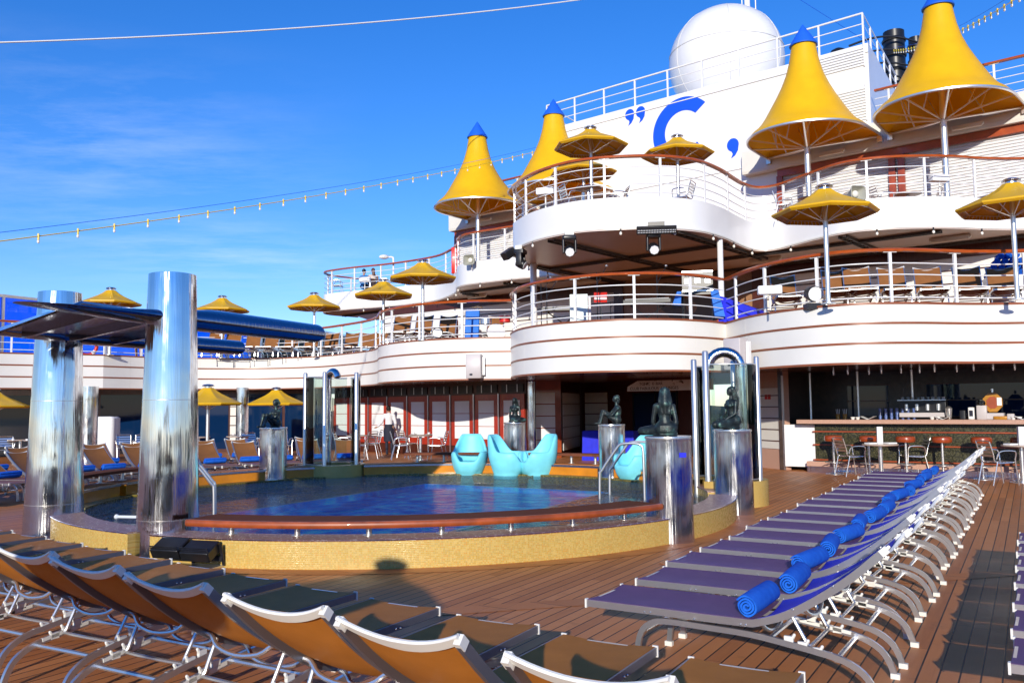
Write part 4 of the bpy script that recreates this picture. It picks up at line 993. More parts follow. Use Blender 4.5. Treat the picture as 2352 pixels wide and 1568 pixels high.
# ================================================================== LOUNGERS
def lounger_proto(seatm, backm, high=False, railm='alu'):
    t = thing('sun_lounger', 'x', 'sun lounger', (0, 0, -60), 0, 'x'); W = .262; zs = .345
    rail = cat([(0, 0, zs), (.5, 0, zs), (1.0, 0, zs), (1.1, 0, zs + .012), (1.26, 0, zs + .07), (1.44, 0, zs + .178), (1.62, 0, zs + .312), (1.79, 0, zs + .465)], 3)
    if high: rail = cat([(0, 0, zs), (.5, 0, zs), (1.0, 0, zs), (1.1, 0, zs + .012), (1.18, 0, zs + .12), (1.28, 0, zs + .30), (1.39, 0, zs + .47), (1.52, 0, zs + .64)], 3)
    for s in (-1, 1):
        MB().bar([p + Vector((0, s * W, 0)) for p in rail], .02, .042, (0, 1, 0)).build('side_rail', M[railm], t, smooth=30)
        leg = cat([(.335, s * (W + .005), 0), (.35, s * (W + .005), .12), (.375, s * (W + .005), .21), (.43, s * (W + .005), .268), (.53, s * (W + .005), .295), (.8, s * (W + .005), .292), (1.05, s * (W + .005), .285), (1.25, s * (W + .005), .262), (1.42, s * (W + .005), .238), (1.56, s * (W + .005), .21), (1.66, s * (W + .005), .155), (1.71, s * (W + .005), .08), (1.735, s * (W + .005), 0)], 3)
        lo = MB().bar(leg, .022, .034, (0, 1, 0)).build('leg_frame', M['alu'], t, smooth=30)
        for fx in (.335, 1.735): q = MB().box((fx, s * (W + .005), .015), (.05, .034, .03)).build('foot_cap', M['plastic'], None); q.parent = lo
        b = MB()
        for k in range(3): x = 1.27 + .075 * k; z = .285 - .022 * k; b.box((x, s * (W + .0), z), (.05, .02, .035)); b.cap((x + .022, s * W, z + .012), .011, (x + .03, s * W, z + .026), .009, 6)
        b.bar([(1.2, s * W, .272), (1.5, s * W, .232)], .02, .02, (0, 1, 0)); q = b.build('notched_rack', M['plastic'], None); q.parent = lo
        b = MB()
        for x, z in ((.40, .335), (.44, .338), (.72, .33), (1.0, .335), (1.03, .335), (1.3, .45), (1.52, .6)): b.ball((x, s * (W + .014), z if x > 1.1 else z - .0), .006, 6)
        q = b.build('rivets', M['rod'], None); q.parent = t.children[-2] if False else lo
    for x, z in ((.36, .2), (1.52, .205), (1.16, .272)): MB().tube([(x, -W, z), (x, W, z)], .014, 8).build('cross_rod', M['rod'], t)
    MB().tube(cat([(1.28, -W + .02, zs + .075), (1.36, -W + .03, .27), (1.375, -W + .05, .25), (1.375, W - .05, .25), (1.36, W - .03, .27), (1.28, W - .02, zs + .075)], 4), .011, 7).build('support_bracket', M['rod'], t)
    for x, z in ((1.34, zs + .115), (1.1, zs - .0), (.55, zs - .01)):
        MB().tube(cat([(x, -W, z), (x, -W + .05, z - .01), (x + .02, -W + .12, z - .055), (x + .03, 0, z - .075), (x + .02, W - .12, z - .055), (x, W - .05, z - .01), (x, W, z)], 3), .0125, 8).build('sag_bar', M['rod'], t)
    def sheet(path, nm, sag, sm_):
        rings = []
        for p in path: rings.append([(p.x, y, p.z + .0235 - sag * (1 - (y / (W - .001)) ** 2)) for y in [(-1 + 2 * j / 8) * (W - .001) for j in range(9)]])
        low = [[(x, y, z - .005) for x, y, z in r_] for r_ in rings]
        MB().loft([r_ + l_[::-1] for r_, l_ in zip(rings, low)]).build(nm, M[sm_], t, smooth=50)
    sheet([p for p in rail if p.x < 1.09][0:1] + [p for p in rail if .01 < p.x < 1.09], 'seat_sling', .012, seatm)
    sheet([p for p in rail if p.x > 1.09][:-1] + [rail[-1] + Vector((-.02, 0, -.02))], 'back_sling', .028, backm)
    MB().bar([(.012, -W, zs + .004), (.012, W, zs + .004)], .016, .02).build('foot_bar', M['alu'], t)
    for s in (-1, 1): MB().box((-.004, s * W, zs), (.012, .03, .056)).build('corner_cap', M['plastic'], t)
    hp = []; e = rail[-1]
    for j in range(15): y = -1 + 2 * j / 14; hp.append(Vector((e.x + .012 - .035 * (1 - y * y), y * (W + .004), e.z + .015 - .062 * (1 - y * y))))
    b = MB(); d = Vector((.7, 0, .72)).normalized(); u = Vector((-.72, 0, .7)); rings = []
    for j, p in enumerate(hp): k = abs(j - 7) / 7; hh = .020 + .007 * (1 - k); rings.append([p + d * a + u * c for a, c in ((-hh, -.006), (hh, -.008), (hh + .004, .0), (hh, .008), (-hh, .008))])
    b.loft(rings)
    for s in (-1, 1): b.box((e.x, s * (W + .002), e.z + .0), (.045, .028, .04), M=Matrix.Rotation(R(-42), 3, 'Y'))
    b.build('head_bar', M['plastic'], t)
    return t
LG, LGB, LGH = lounger_proto('sling', 'sling', False, 'darkalu'), lounger_proto('sky_plum', 'royal'), lounger_proto('brownsling', 'brownsling', True)
LGN = lounger_proto('brownsling', 'brownsling')
def towel_proto(L=.5, r=.07):
    t = thing('rolled_towel', 'x', 'towel', (0, 0, -60), 0, 'x')
    pts = []
    for k in range(76): a = 2 * PI * k / 22; q = .012 + (r - .012) * k / 75; pts.append((q * math.cos(a), q * math.sin(a)))
    b = MB(); rings_o = []; n = len(pts)
    vs = []; 
    for y in (-L / 2, -L / 2 + .012, 0, L / 2 - .012, L / 2):
        sc_ = .96 if abs(abs(y) - L / 2) < 1e-6 else (1.0 if y else 1.03)
        ring = [Vector((p[0] * sc_, y + .012 * math.sin(p[0] * 60 + p[1] * 47) * (1 if abs(y) > .2 else 0), p[1] * sc_ + r)) for p in pts]
        ring += [Vector((p[0] * sc_ * (1 - .0105 / max(.012, math.hypot(*p))), y, p[1] * sc_ * (1 - .0105 / max(.012, math.hypot(*p))) + r)) for p in pts[::-1]]
        rings_o.append(ring)
    b.loft(rings_o, True); o = b.build('towel_roll', M['towel'], t, smooth=50)
    return t
def towel_mat():
    m = mat('blue terry towel', (.012, .12, .62), .95, spec=.15); g = NG(m); v = g.coords('Object'); n = g.noise(v, 220, 3); n2 = g.noise(v, 14, 3)
    g.set(Base_Color=g.mix(g.rng(n2, .3, .7, 0, 1), (.010, .10, .56), (.018, .15, .68))); g.bump(n, .6, .004); return m
M['towel'] = towel_mat()
TW = towel_proto()
NUM = ['first', 'second', 'third', 'fourth', 'fifth', 'sixth', 'seventh', 'eighth', 'ninth', 'tenth', 'eleventh', 'twelfth', 'thirteenth', 'fourteenth', 'fifteenth', 'sixteenth', 'seventeenth']
def lounger(foot, ang, label, group, z=0.0, pr=None): return put(pr or LG, (foot[0], foot[1], z), ang, label, group)
def towel_on(foot, ang, label, group, z=0.0, dx=1.0, j=0.0):
    c, s = math.cos(ang), math.sin(ang); return put(TW, (foot[0] + c * dx, foot[1] + s * dx, z + .362), ang + j, label, group)
# row on the right of the pool
u0, u1 = Vector((.45, 5.6, 0)), Vector((5.85, 14.65, 0)); du = (u1 - u0) / 14; ud = du.normalized(); ha = math.atan2(-ud.x, ud.y) - R(1.5); hd = Vector((math.cos(ha), math.sin(ha), 0)); hn = Vector((-hd.y, hd.x, 0))
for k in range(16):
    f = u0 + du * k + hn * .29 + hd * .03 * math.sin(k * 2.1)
    lounger(f, ha + .012 * math.sin(k * 1.7), NUM[k] + ' sky tinted brown sun lounger from the camera in the row right of the pool', 'sun loungers in the row right of the pool', pr=LGB)
    towel_on(f, ha, 'blue towel on the ' + NUM[k] + ' lounger of the row right of the pool', 'rolled towels along the right row', dx=1.03 + .02 * math.sin(k * 1.3), j=.14 * math.sin(k * 2.7))
# foreground row on the left, backs to the camera
g0, g1 = Vector((-5.25, 9.06, 0)), Vector((.72, 4.47, 0)); dg = (g1 - g0) / 10
ga = R(-90 - 29.5); gd = Vector((math.cos(ga), math.sin(ga), 0)); gn = Vector((-gd.y, gd.x, 0))
for k in range(-1, 13):
    f = g0 + dg * k - gn * .29 if False else g0 + dg * k + Vector((-.79, .61, 0)) * .29
    if k > 11: continue
    lounger(f, ga + .015 * math.sin(k * 2.3), ('brown sun lounger of the foreground row, ' + NUM[11 - k] + ' from its right end'), 'sun loungers in the foreground row')
# row at the right edge of the picture
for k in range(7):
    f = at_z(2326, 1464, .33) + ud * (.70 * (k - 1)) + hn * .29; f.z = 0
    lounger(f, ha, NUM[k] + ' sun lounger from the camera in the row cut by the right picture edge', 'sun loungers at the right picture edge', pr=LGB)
# loungers fanned out round the far left of the pool, feet to the water
def fan(R0, angs, name, grp, tg, twn):
    for i, an in enumerate(angs):
        p = Vector((PC[0] + R0 * math.cos(R(an)), PC[1] + R0 * math.sin(R(an)), 0)); a = R(an + 2.5 * math.sin(i * 2.3))
        lounger(p, a, NUM[i] + name, grp, 0, LGN); towel_on(p, a, 'blue towel on the ' + NUM[i] + twn, tg, dx=1.0, j=.05 * math.sin(i * 3.1))
fan(7.2, [178 - 5.4 * i for i in range(14)], ' lounger from the left in the front row fanned round the far pool edge', 'sun loungers fanned round the far pool edge', 'rolled towels on the front row of the fan', ' front row lounger from the left beyond the pool')
fan(9.35, [172 - 4.6 * i for i in range(14)], ' lounger from the left in the second row beyond the pool', 'sun loungers in the second row beyond the pool', 'rolled towels on the second row of the fan', ' second row lounger from the left beyond the pool')
# loungers on the lower balcony
for i, x in enumerate((475, 515, 562, 604, 650, 696, 742, 788, 826, 858)):
    p = at_z(x, 816, Z1); r_ = p.normalized(); r2 = Vector((r_.x, r_.y, 0)).normalized(); p = p + r2 * .55; a = math.atan2(r2.y, r2.x) - .25
    lounger(p, a, NUM[i] + ' lounger from the left on the left lower balcony behind the rail', 'sun loungers on the left lower balcony', Z1, LGH)
for i, x in enumerate((905, 955, 1010, 1120)):
    p = at_z(x, 786, Z1); r2 = Vector((p.x, p.y, 0)).normalized(); p = p + r2 * .55; a = math.atan2(r2.y, r2.x) - .2
    lounger(p, a, NUM[i] + ' lounger from the left on the lower balcony beside the band stage', 'sun loungers beside the band stage', Z1, LGH)
for i, x in enumerate((1815, 1935, 1985, 2066, 2150, 2240, 2318)):
    yy = {1815: 712, 1935: 701}.get(x, 697); p = at_z(x, yy, Z1); r2 = Vector((p.x, p.y, 0)).normalized(); p = p + r2 * .5; a = math.atan2(r2.y, r2.x) + .1
    lounger(p, a, NUM[i] + ' lounger from the left on the balcony above the bar', 'sun loungers on the balcony above the bar', Z1, LGH)
# ================================================================== SHOWERS
def shower(label, c, rz, r, zb, zt, posts, arcs, arch, ah, big):
    t = thing('glass_shower', label, 'shower', (c[0], c[1], 0), rz, 'curved glass showers by the pool')
    MB().lathe([(r + .12, 0), (r + .12, zb), (r - .12, zb), (r - .12, 0)], n=40, a0=arcs[0][0] - 10, a1=arcs[-1][1] + 10, caps=False).build('mosaic_base', M['mosaic'], t)
    MB().lathe([(r + .1, .0), (r + .1, .06), (.001, .06)], n=40).build('shower_tray', M['mosaic_green'], t)
    for a0, a1 in arcs:
        g = MB().lathe([(r - .006, zb), (r + .006, zb), (r + .006, zt - .06), (r - .006, zt - .06), (r - .006, zb)], n=24, a0=a0, a1=a1, caps=False).build('glass_panel', M['showerglass'], t)
        b = MB()
        for z in (zb + .02, zt - .06): b.tube([(r * math.cos(R(a)), r * math.sin(R(a)), z) for a in [a0 + (a1 - a0) * i / 16 for i in range(17)]], .012, 6)
        q = b.build('glass_clamp', M['steel'], None); q.parent = g
    for a, rr_, ex in posts: MB().tube([(r * math.cos(R(a)), r * math.sin(R(a)), zb * .3), (r * math.cos(R(a)), r * math.sin(R(a)), zt + ex), (r * math.cos(R(a)), r * math.sin(R(a)), zt + ex + .02)], [rr_, rr_, rr_ * .7], 16).build('post', M['steel'], t)
    ax, ay = arch; R0 = ah; d = Vector((ax, ay, 0)).normalized(); p = Vector((-d.x * R0 * 1.0, -d.y * R0 * 1.0, 0))
    path = [p + Vector((0, 0, .06)), p + Vector((0, 0, zt - .1))] + [p + d * (R0 - R0 * math.cos(R(a))) + Vector((0, 0, zt - .1 + R0 * math.sin(R(a)))) for a in range(15, 181 if big else 166, 15)]
    MB().tube(path, .085 if big else .075, 18).build('arched_pipe', M['chrome2'], t)
    MB().ball(p + d * -.0 + Vector((.0, -.09, 1.05)), .045, 10).build('push_button', M['rod'], t); return t
q = at_y(764, 1000, 18.6); shower('curved green glass shower on the far left pool rim', (q.x, q.y), R(0), .58, .42, 2.33, ((-95, .045, .02), (-160, .045, .02), (-20, .045, .02), (30, .045, 0)), ((-178, -100), (-20, 60), (70, 150)), (.75, -.66), .17, False)
q = at_y(1668, 1000, 14.1); shower('tall curved glass shower with a big chrome arch on the right of the pool', (q.x, q.y), R(0), .52, .40, 2.30, ((-172, .048, .02), (-138, .05, .14), (-28, .045, .05), (60, .045, .02)), ((-128, -30), (-20, 50), (95, 180)), (-1, .12), .26, True)
# ================================================================== BENCHES
def bench(label, a0, a1, r0, r1, z, npost, hb=.29):
    am = (a0 + a1) / 2; t = thing('curved_bench', label, 'bench', (PC[0] + r1 * math.cos(R(am)), PC[1] + r1 * math.sin(R(am)), hb), 0, 'curved hardwood benches on the pool rim')
    n = 40; A = [R(a0 + (a1 - a0) * i / n) for i in range(n + 1)]; rm = (r0 + r1) / 2
    def lp(prof): return MB().loft([[(PC[0] + r * math.cos(a), PC[1] + r * math.sin(a), zz) for r, zz in prof] for a in A])
    lp([(r0, z - .05), (r1 - .05, z - .05), (r1 - .05, z), (r0, z)]).build('seat_planks', M['benchwood'], t, world=True)
    lp([(r1 - .049, z - .07), (r1 - .012, z - .07), (r1, z - .058), (r1 + .004, z - .036), (r1, z - .012), (r1 - .012, z - .001), (r1 - .049, z - .001)]).build('rounded_edge', M['benchedge'], t, world=True)
    for k in range(npost):
        a = R(a0 + (a1 - a0) * (k + .5) / npost); p = Vector((PC[0] + rm * math.cos(a), PC[1] + rm * math.sin(a), hb)); b = MB(); b.tube([p, p + Vector((0, 0, z - hb - .05))], .03, 12); b.lathe([(.065, 0), (.065, .01), (.032, .016)], p, 14); b.build('post', M['steel'], t, world=True)
    return t
bench('long curved hardwood bench on the near pool rim', aC1 + 7.0, aR1 - 3.2, 4.44, 4.95, .465, 7)
bench('curved hardwood bench on the far rim behind the turquoise armchairs', 48, 98, 5.15, 5.5, .62, 8, .41); bench('curved dark bench between the two tall chrome columns', 150, 195, 5.05, 5.45, .60, 7, .41)
# ================================================================== TURQUOISE ARMCHAIRS
def armchair_proto():
    t = thing('pool_armchair', 'x', 'armchair', (0, 0, -60), 0, 'turquoise armchairs standing in the pool'); n = 56
    def top(a):  # a=0 front
        a = abs((a + 180) % 360 - 180)
        def sm(x): x = min(1, max(0, x)); return x * x * (3 - 2 * x)
        return .36 + .20 * sm((a - 22) / 26) + .36 * sm((a - 98) / 46)
    def rad(a, k): c, s = math.cos(R(a)), math.sin(R(a)); e = 2.7; return k / ((abs(c) / 1.02) ** e + (abs(s) / .98) ** e) ** (1 / e)
    prof = [(.0, .27), (.02, .29), (.12, .285), (.3, .335), (.5, .375), (.72, .39), (.9, .395), (.97, .385), (1.0, .365), (.985, .34), (.93, .325)]
    rings = []
    for f, k in prof:
        ring = []
        for j in range(n):
            a = 360 * j / n; h = top(a) * f; back = max(0, -math.cos(R(a))); kk = k + (.05 * back * max(0, f - .4)) - .035 * max(0, math.cos(R(a))) * (1 - f); q = rad(a, kk); nr_ = 1 - .24 * max(0, h - .5) / .4; ring.append((q * math.cos(R(a)), q * math.sin(R(a)) * nr_, h))
        rings.append(ring)
    for f, k in ((.75, .315), (.5, .305), (.25, .295), (.04, .275), (.0, .22), (.0, .1), (.0, .01)):
        ring = []
        for j in range(n):
            a = 360 * j / n; zs = .345; h = zs + (top(a) - zs - .02) * f * .93; back = max(0, -math.cos(R(a))); q = rad(a, k + .05 * back * f); nr_ = 1 - .24 * max(0, h - .5) / .4; ring.append((q * math.cos(R(a)), q * math.sin(R(a)) * nr_, h if f else zs - .01 * (k > .2)))
        rings.append(ring)
    MB().loft(rings).build('shell', M['cyan'], t, smooth=70); return t
AC = armchair_proto()
for (x, y, a, lab) in ((1077, 1091, -95, 'turquoise pool armchair facing the camera, leftmost of the four'), (1167, 1093, -25, 'turquoise pool armchair facing right, left one of the middle pair'), (1236, 1093, 205, 'turquoise pool armchair facing left, right one of the middle pair'), (1466, 1104, 215, 'turquoise pool armchair half hidden between the ladder and the near plinth')):
    p = at_z(x, y, WZ); put(AC, (p.x, p.y + .3, .10), R(a), lab)
# ================================================================== LADDER RAILS, POLES
def handrail(label, p, d, h=1.0, w=.55, gap=.5):
    t = thing('ladder_rail', label, 'ladder', (p.x, p.y, 0), math.atan2(d[1], d[0]), 'steel pool ladders')
    for s in (-gap / 2, gap / 2):
        MB().tube(cat([(0, s, -.6), (0, s, .45), (.05, s, .62), (.26, s, h - .1), (.33, s, h - .02), (.42, s, h), (.58, s, h), (.66, s, h - .03), (.69, s, h - .12), (.70, s, .3), (.70, s, 0)], 4), .021, 10).build('rail', M['steel'], t)
    for z in (-.1, -.4): MB().box((0, 0, z), (.1, gap, .03)).build('step', M['steel'], t)
    return t
p = at_z(1390, 1140, WZ); handrail('double steel ladder rail beside the near right plinth', p, (.92, -.35), 1.02, gap=.62)
p = at_z(492, 1180, WZ); handrail('steel ladder rail right of the near chrome column', p, (-.95, -.3), 1.0, gap=.5)
p0, p1 = at_z(268, 1186, WZ + .02), at_z(380, 1188, WZ + .02); t = thing('skimmer_pole', 'pale blue pole floating on the water between the chrome columns', 'pole', p0); MB().tube([p0, p1], .02, 8).build('pole_tube', M['paleblue'], t, world=True); MB().ball(p0, .035, 8).build('end_knob', M['paleblue'], t, world=True)
# ================================================================== FLOODLIGHTS ON DECK
p = at_z(400, 1300, 0)
fl = thing('floodlight', 'black twin floodlight lying on the deck by the near chrome column', 'floodlight', (p.x + .1, p.y - .1, 0), R(-18))
for k in (0, 1):
    Mx = Matrix.Rotation(R(28), 3, 'X'); MB().box((.36 * k - .1, -.02 + .0 * k,   .20 - .015 * k), (.34, .22, .11), M=Mx).build('lamp_head', M['black'], fl, bevel=.012)
    b = MB()
    for j in range(6): b.box(Vector((.36 * k - .1, 0, .25)) + Mx @ Vector((0, -.135, -.05 + .02 * j)), (.33, .012, .008), M=Mx)
    b.build('cooling_fins', M['black'], fl)
MB().box((.12, .12, .10), (.66, .10, .05)).build('yoke_bar', M['black'], fl); MB().box((.1, .06, .02), (.7, .3, .03)).build('base_plate', M['alu'], fl, bevel=.004)
b = MB()
for x in (-.25, .08, .45): b.bar([(x, .1, .03), (x, .04, .25)], .03, .012)
b.build('bracket', M['black'], fl)
# drain
p = at_z(1547, 1494 * .8644 + 2, 0); t = thing('deck_drain', 'small round brass drain in the deck near the pool wall', 'drain', (p.x, p.y, .005)); MB().lathe([(.14, 0), (.14, .004), (.001, .004)]).build('surround', M['margin'], t); MB().lathe([(.065, .004), (.065, .009), (.001, .009)]).build('grate', M['amber'], t)
# ================================================================== CHAIRS, TABLES, STOOLS
def chair_proto():
    t = thing('bistro_chair', 'x', 'chair', (0, 0, -60), 0, 'x')  # faces +x
    for s in (-.23, .23):
        MB().tube(cat([(.24, s, 0), (.19, s, .44), (.19, s * 1.12, .60), (.14, s * 1.15, .655), (-.06, s * 1.15, .66), (-.16, s * 1.12, .62), (-.19, s * 1.0, .5)], 4), .013, 7).build('arm_leg', M['rod'], t)
        MB().tube([(-.28, s, 0), (-.17, s, .45)], .013, 7).build('leg', M['rod'], t)
    MB().tube(cat([(.22, -.2, .44), (-.17, -.2, .43), (-.24, -.21, .6), (-.30, -.21, .80), (-.31, -.17, .84), (-.31, .17, .84), (-.30, .21, .80), (-.24, .21, .6), (-.17, .2, .43), (.22, .2, .44)], 4), .013, 7).build('seat_frame', M['rod'], t)
    for k in range(6): MB().box((.17 - .065 * k, 0, .443), (.05, .39, .01)).build('seat_slat', M['alu'], t)
    for k in range(4): MB().box((-.225 - .02 * k, 0, .56 + .07 * k), (.01, .40, .045), M=Matrix.Rotation(R(-15), 3, 'Y')).build('back_slat', M['alu'], t)
    return t
CH = chair_proto()
def table_proto(h=.74, r=.36):
    t = thing('bistro_table', 'x', 'table', (0, 0, -60), 0, 'round bistro tables')
    MB().lathe([(r - .02, h - .03), (r, h - .02), (r, h), (r - .01, h + .004), (.001, h + .004)], n=32).build('table_top', M['tabletop'], t); MB().tube([(0, 0, .02), (0, 0, h - .03)], .045, 16).build('pedestal', M['rod'], t); MB().lathe([(.24, 0), (.24, .012), (.06, .03)], n=28).build('foot_disc', M['rod'], t); return t
TB = table_proto()
def chair(x, y, z, a, lab, grp): p = at_z(x, y, z); return put(CH, (p.x, p.y, z), R(a), lab, grp)
def table(x, y, z, lab): p = at_z(x, y, z); put(TB, (p.x, p.y, z), 0, lab); return p
G = 'metal chairs and tables by the bar'
chair(1957, 1092, 0, 10, 'slatted metal chair left of the table with the white menu card by the bar', G); chair(2098, 1092, 0, 178, 'slatted metal chair right of the table with the white menu card by the bar', G); chair(2296, 1112, 0, 5, 'slatted metal armchair left of the table cut by the right picture edge', G)
tp = table(2025, 1101, 0, 'round table with a white menu card in front of the bar'); t2 = table(2350, 1108, 0, 'round table with menu card cut by the right picture edge')
for p, lab in ((tp, 'tall white menu card standing on the bar table in the middle'), (t2, 'tall white menu card on the table at the right picture edge')):
    t = thing('menu_card', lab, 'menu card', (p.x - .05, p.y - .05, .745), R(15), 'white menu cards'); MB().prism([(-.07, -.05), (.07, -.05), (0, .06)], 0, .36).build('card', M['paper'], t, smooth=0)
for p, dx, lab in ((tp, -.2, 'white folded leaflet on the bar table left of its menu card'), (tp, .2, 'white folded leaflet on the bar table right of its menu card'), (t2, -.22, 'white folded leaflet on the table at the right picture edge')):
    t = thing('leaflet', lab, 'leaflet', (p.x + dx, p.y - .03, .745), R(20), 'leaflets on the bar tables'); MB().box((0, 0, .015), (.22, .16, .03)).build('pages', M['paper'], t, bevel=.004)
G2 = 'metal chairs by the folding doors'
table(966, 1056, .05, 'round set table by the red folding doors right of the waitress'); table(822, 1056, .05, 'round set table behind the left glass shower')
for x, y, a, lab in ((840, 1054, 150, 'metal chair left of the waitress facing the left table'), (790, 1054, 0, 'metal chair seen through the left glass shower'), (920, 1055, 10, 'metal chair right beside the waitress'), (1004, 1056, 172, 'metal chair right of the table by the red doors'), (938, 1050, 40, 'metal chair behind the table by the red doors'), (855, 1048, 200, 'metal chair behind the left table')): chair(x, y, .05, a, lab, G2)
for x, y, lab in ((45, 1064, 'set table by the dark window at the left picture edge'), (455, 1056, 'set table below the parasol right of the near chrome column'), (545, 1054, 'set table by the polished column under the balcony')): table(x, y, .0, lab)
for x, y, lab in ((10, 1066, 'metal chair at the left picture edge by the dark window'), (285, 1060, 'metal chair in front of the white service counter'), (330, 1060, 'metal chair between the white counter and the near chrome column'), (650, 1054, 'metal chair beside the black bronze figure'), (575, 1054, 'metal chair right of the polished column under the balcony')): chair(x, y, .0, -60, lab, 'metal chairs under the left balcony')
# crockery: small plates and cups on the set tables
def plate(px, py, z, lab, k=0):
    p = at_z(px, py, z); t = thing('plate', lab, 'plate', (p.x, p.y, z), 0, 'plates on the set tables'); MB().lathe([(.06, 0), (.11, .02), (.105, .024), (.05, .008), (.001, .008)], n=20).build('dish', M['ceramic'], t)
    MB().lathe([(.03, .01), (.042, .07), (.038, .07), (.026, .014)], n=14).build('cup', M['ceramic'], t)
for x, y, z, lab in ((950, 998, .80, 'white plate and cup left on the table by the red doors'), (985, 998, .80, 'white plate and cup right on the table by the red doors'), (812, 998, .80, 'white plate and cup on the table behind the left shower'), (30, 1013, .75, 'white plate and cup left on the table by the dark window'), (62, 1013, .75, 'white plate and cup right on the table by the dark window'), (440, 1003, .75, 'white plate and cup on the table under the near parasol'), (536, 1000, .75, 'white plate and cup left on the table by the polished column'), (560, 1000, .75, 'white plate and cup right on the table by the polished column')): plate(x, y, z, lab)
# ================================================================== BAR
B0, B1 = at_z(1868, 1084, 0), at_z(2352, 1101, 0); BD = (B1 - B0).normalized(); BN = Vector((BD.y, -BD.x, 0)); BL = (B1 - B0).length + 2.5; BA = math.atan2(BD.y, BD.x)
def bp(s, o, z=0): return B0 + BD * s + BN * o + Vector((0, 0, z))
bar = thing('bar_counter', 'long bar with pink granite top and dark green mosaic front', 'bar counter', B0 + BD * (BL / 2))
def bbox(nm, s0, s1, o0, o1, z0, z1, m, par=None, bevel=0):
    o = MB().box(bp((s0 + s1) / 2, (o0 + o1) / 2, (z0 + z1) / 2), (s1 - s0, abs(o1 - o0), z1 - z0), BA).build(nm, m, par or bar, world=True, smooth=0, bevel=bevel); return o
bbox('counter_top', -.35, BL, -.85, .02, 1.13, 1.225, M['granite'], bevel=.008); bbox('mosaic_front', 0, BL, -.75, -.25, .25, 1.13, M['mosaic_bar'])
bbox('left_cabinet', -.75, -.02, -.75, -.30, .1, 1.10, M['white']); bbox('foot_step', -.15, BL, -.7, -.02, .14, .25, M['granite']); bbox('mirror_skirting', -.15, BL, -.68, -.03, 0, .138, M['chrome2'])
for z in (.93, .62, .27): bbox('wood_rail', -.05, BL, -.25, -.215, z, z + .028, M['trim2'])
q0 = at_z(1806, 1079, 0); wall('bar_side_wall', 'brown stone side wall at the left end of the bar', q0 - BN * .02, bp(-.9, -3.05), 0, Z1B + .035, M['tile_dark'])
th, a, d, n, L = wall('bar_back_wall', 'dark stone tiled wall with darker panels behind the bar', bp(-.9, -2.9), bp(BL + .5, -2.9), 0, Z1B + .035, M['tile_dark'])
for s0, s1 in ((1.0, 2.0), (2.9, 6.6)):
    panel(th, 'dark_panel', a, d, n, s0, s1, 1.25, 2.05, M['glassdark'], .02, .004)
    for z in (1.23, 1.64, 2.05): panel(th, 'panel_frame', a, d, n, s0 - .03, s1 + .03, z, z + .03, M['dkwood'], .03, .006)
for s in (-.32, .8, 2.0):
    q = bp(s + .05, -.9); t = thing('bar_post', ['slim steel post at the left end of the bar', 'slim steel post over the bar left of the cups', 'slim steel post behind the third bar stool'][[-.32, .8, 2.0].index(s)], 'post', (q.x, q.y, 0), 0, 'slim steel posts at the bar'); MB().tube([(0, 0, 0), (0, 0, Z1B)], .03, 10).build('shaft', M['steel'], t)
b = MB()
th = thing('ceiling_spotlights', 'row of tiny spotlights under the balcony above the bar', 'spotlights', bp(3, -1, Z1B))
for k in range(14): q = bp(.3 + .38 * k, -.9 + .25 * math.sin(k * 2.4), Z1B - .03); MB().lathe([(.02, -.05), (.03, 0), (.03, .06)], q, 10).build('spot', M['rod'], th, world=True)
def stool_proto():
    t = thing('bar_stool', 'x', 'stool', (0, 0, -60), 0, 'bar stools along the counter')
    MB().lathe([(.12, .74), (.185, .75), (.20, .78), (.20, .84), (.185, .87), (.10, .885), (.001, .885)], n=28).build('seat', M['orange'], t); MB().tube([(0, 0, .02), (0, 0, .75)], .028, 12).build('column', M['rod'], t); MB().lathe([(.2, 0), (.2, .012), (.03, .04)], n=24).build('foot_disc', M['rod'], t)
    b = MB(); b.tube([(.19 * math.cos(R(q)), .19 * math.sin(R(q)), .27) for q in range(0, 360, 15)], .011, 6, closed=True)
    for q in (0, 120, 240): b.tube([(0, 0, .27), (.19 * math.cos(R(q)), .19 * math.sin(R(q)), .27)], .008, 5)
    b.build('foot_ring', M['rod'], t); return t
ST = stool_proto()
for i, x in enumerate((1917, 1998, 2083, 2167, 2258, 2350)):
    r_ = ray(x, 1085); k = r_.x / r_.y; o = .36; bo = bp(0, o); s = (k * bo.y - bo.x) / (BD.x - k * BD.y); q = bp(s, o); put(ST, q, .4 * i, 'red brown bar stool, ' + NUM[i] + ' from the left end of the bar')
def on_bar(nm, lab, cat_, x, o, grp=None, z=1.225):
    r_ = ray(x, 960); k = r_.x / r_.y; bo = bp(0, o); s = (k * bo.y - bo.x) / (BD.x - k * BD.y); return thing(nm, lab, cat_, bp(s, o, z), BA, grp)
t = on_bar('coffee_machine', 'dark espresso machine with cups on top behind the bar', 'coffee machine', 2122, -.62)
MB().box((0, 0, .10), (.95, .4, .10)).build('base', M['grey'], t, bevel=.01); MB().box((0, .06, .27), (.95, .3, .3)).build('body', M['black'], t, bevel=.01); MB().box((0, 0, .43), (1.0, .42, .02)).build('top_tray', M['alu'], t)
for k in range(4): MB().tube([(-.33 + .22 * k, -.12, .34), (-.33 + .22 * k, -.12, .2)], .045, 10).build('brew_head', M['rod'], t)
for k in range(9): MB().lathe([(.025, .44), (.04, .50), (.035, .50), (.02, .45)], (-.42 + .105 * k, -.03 + .08 * (k % 2), 0), 12).build('cup', M['ceramic'], t)
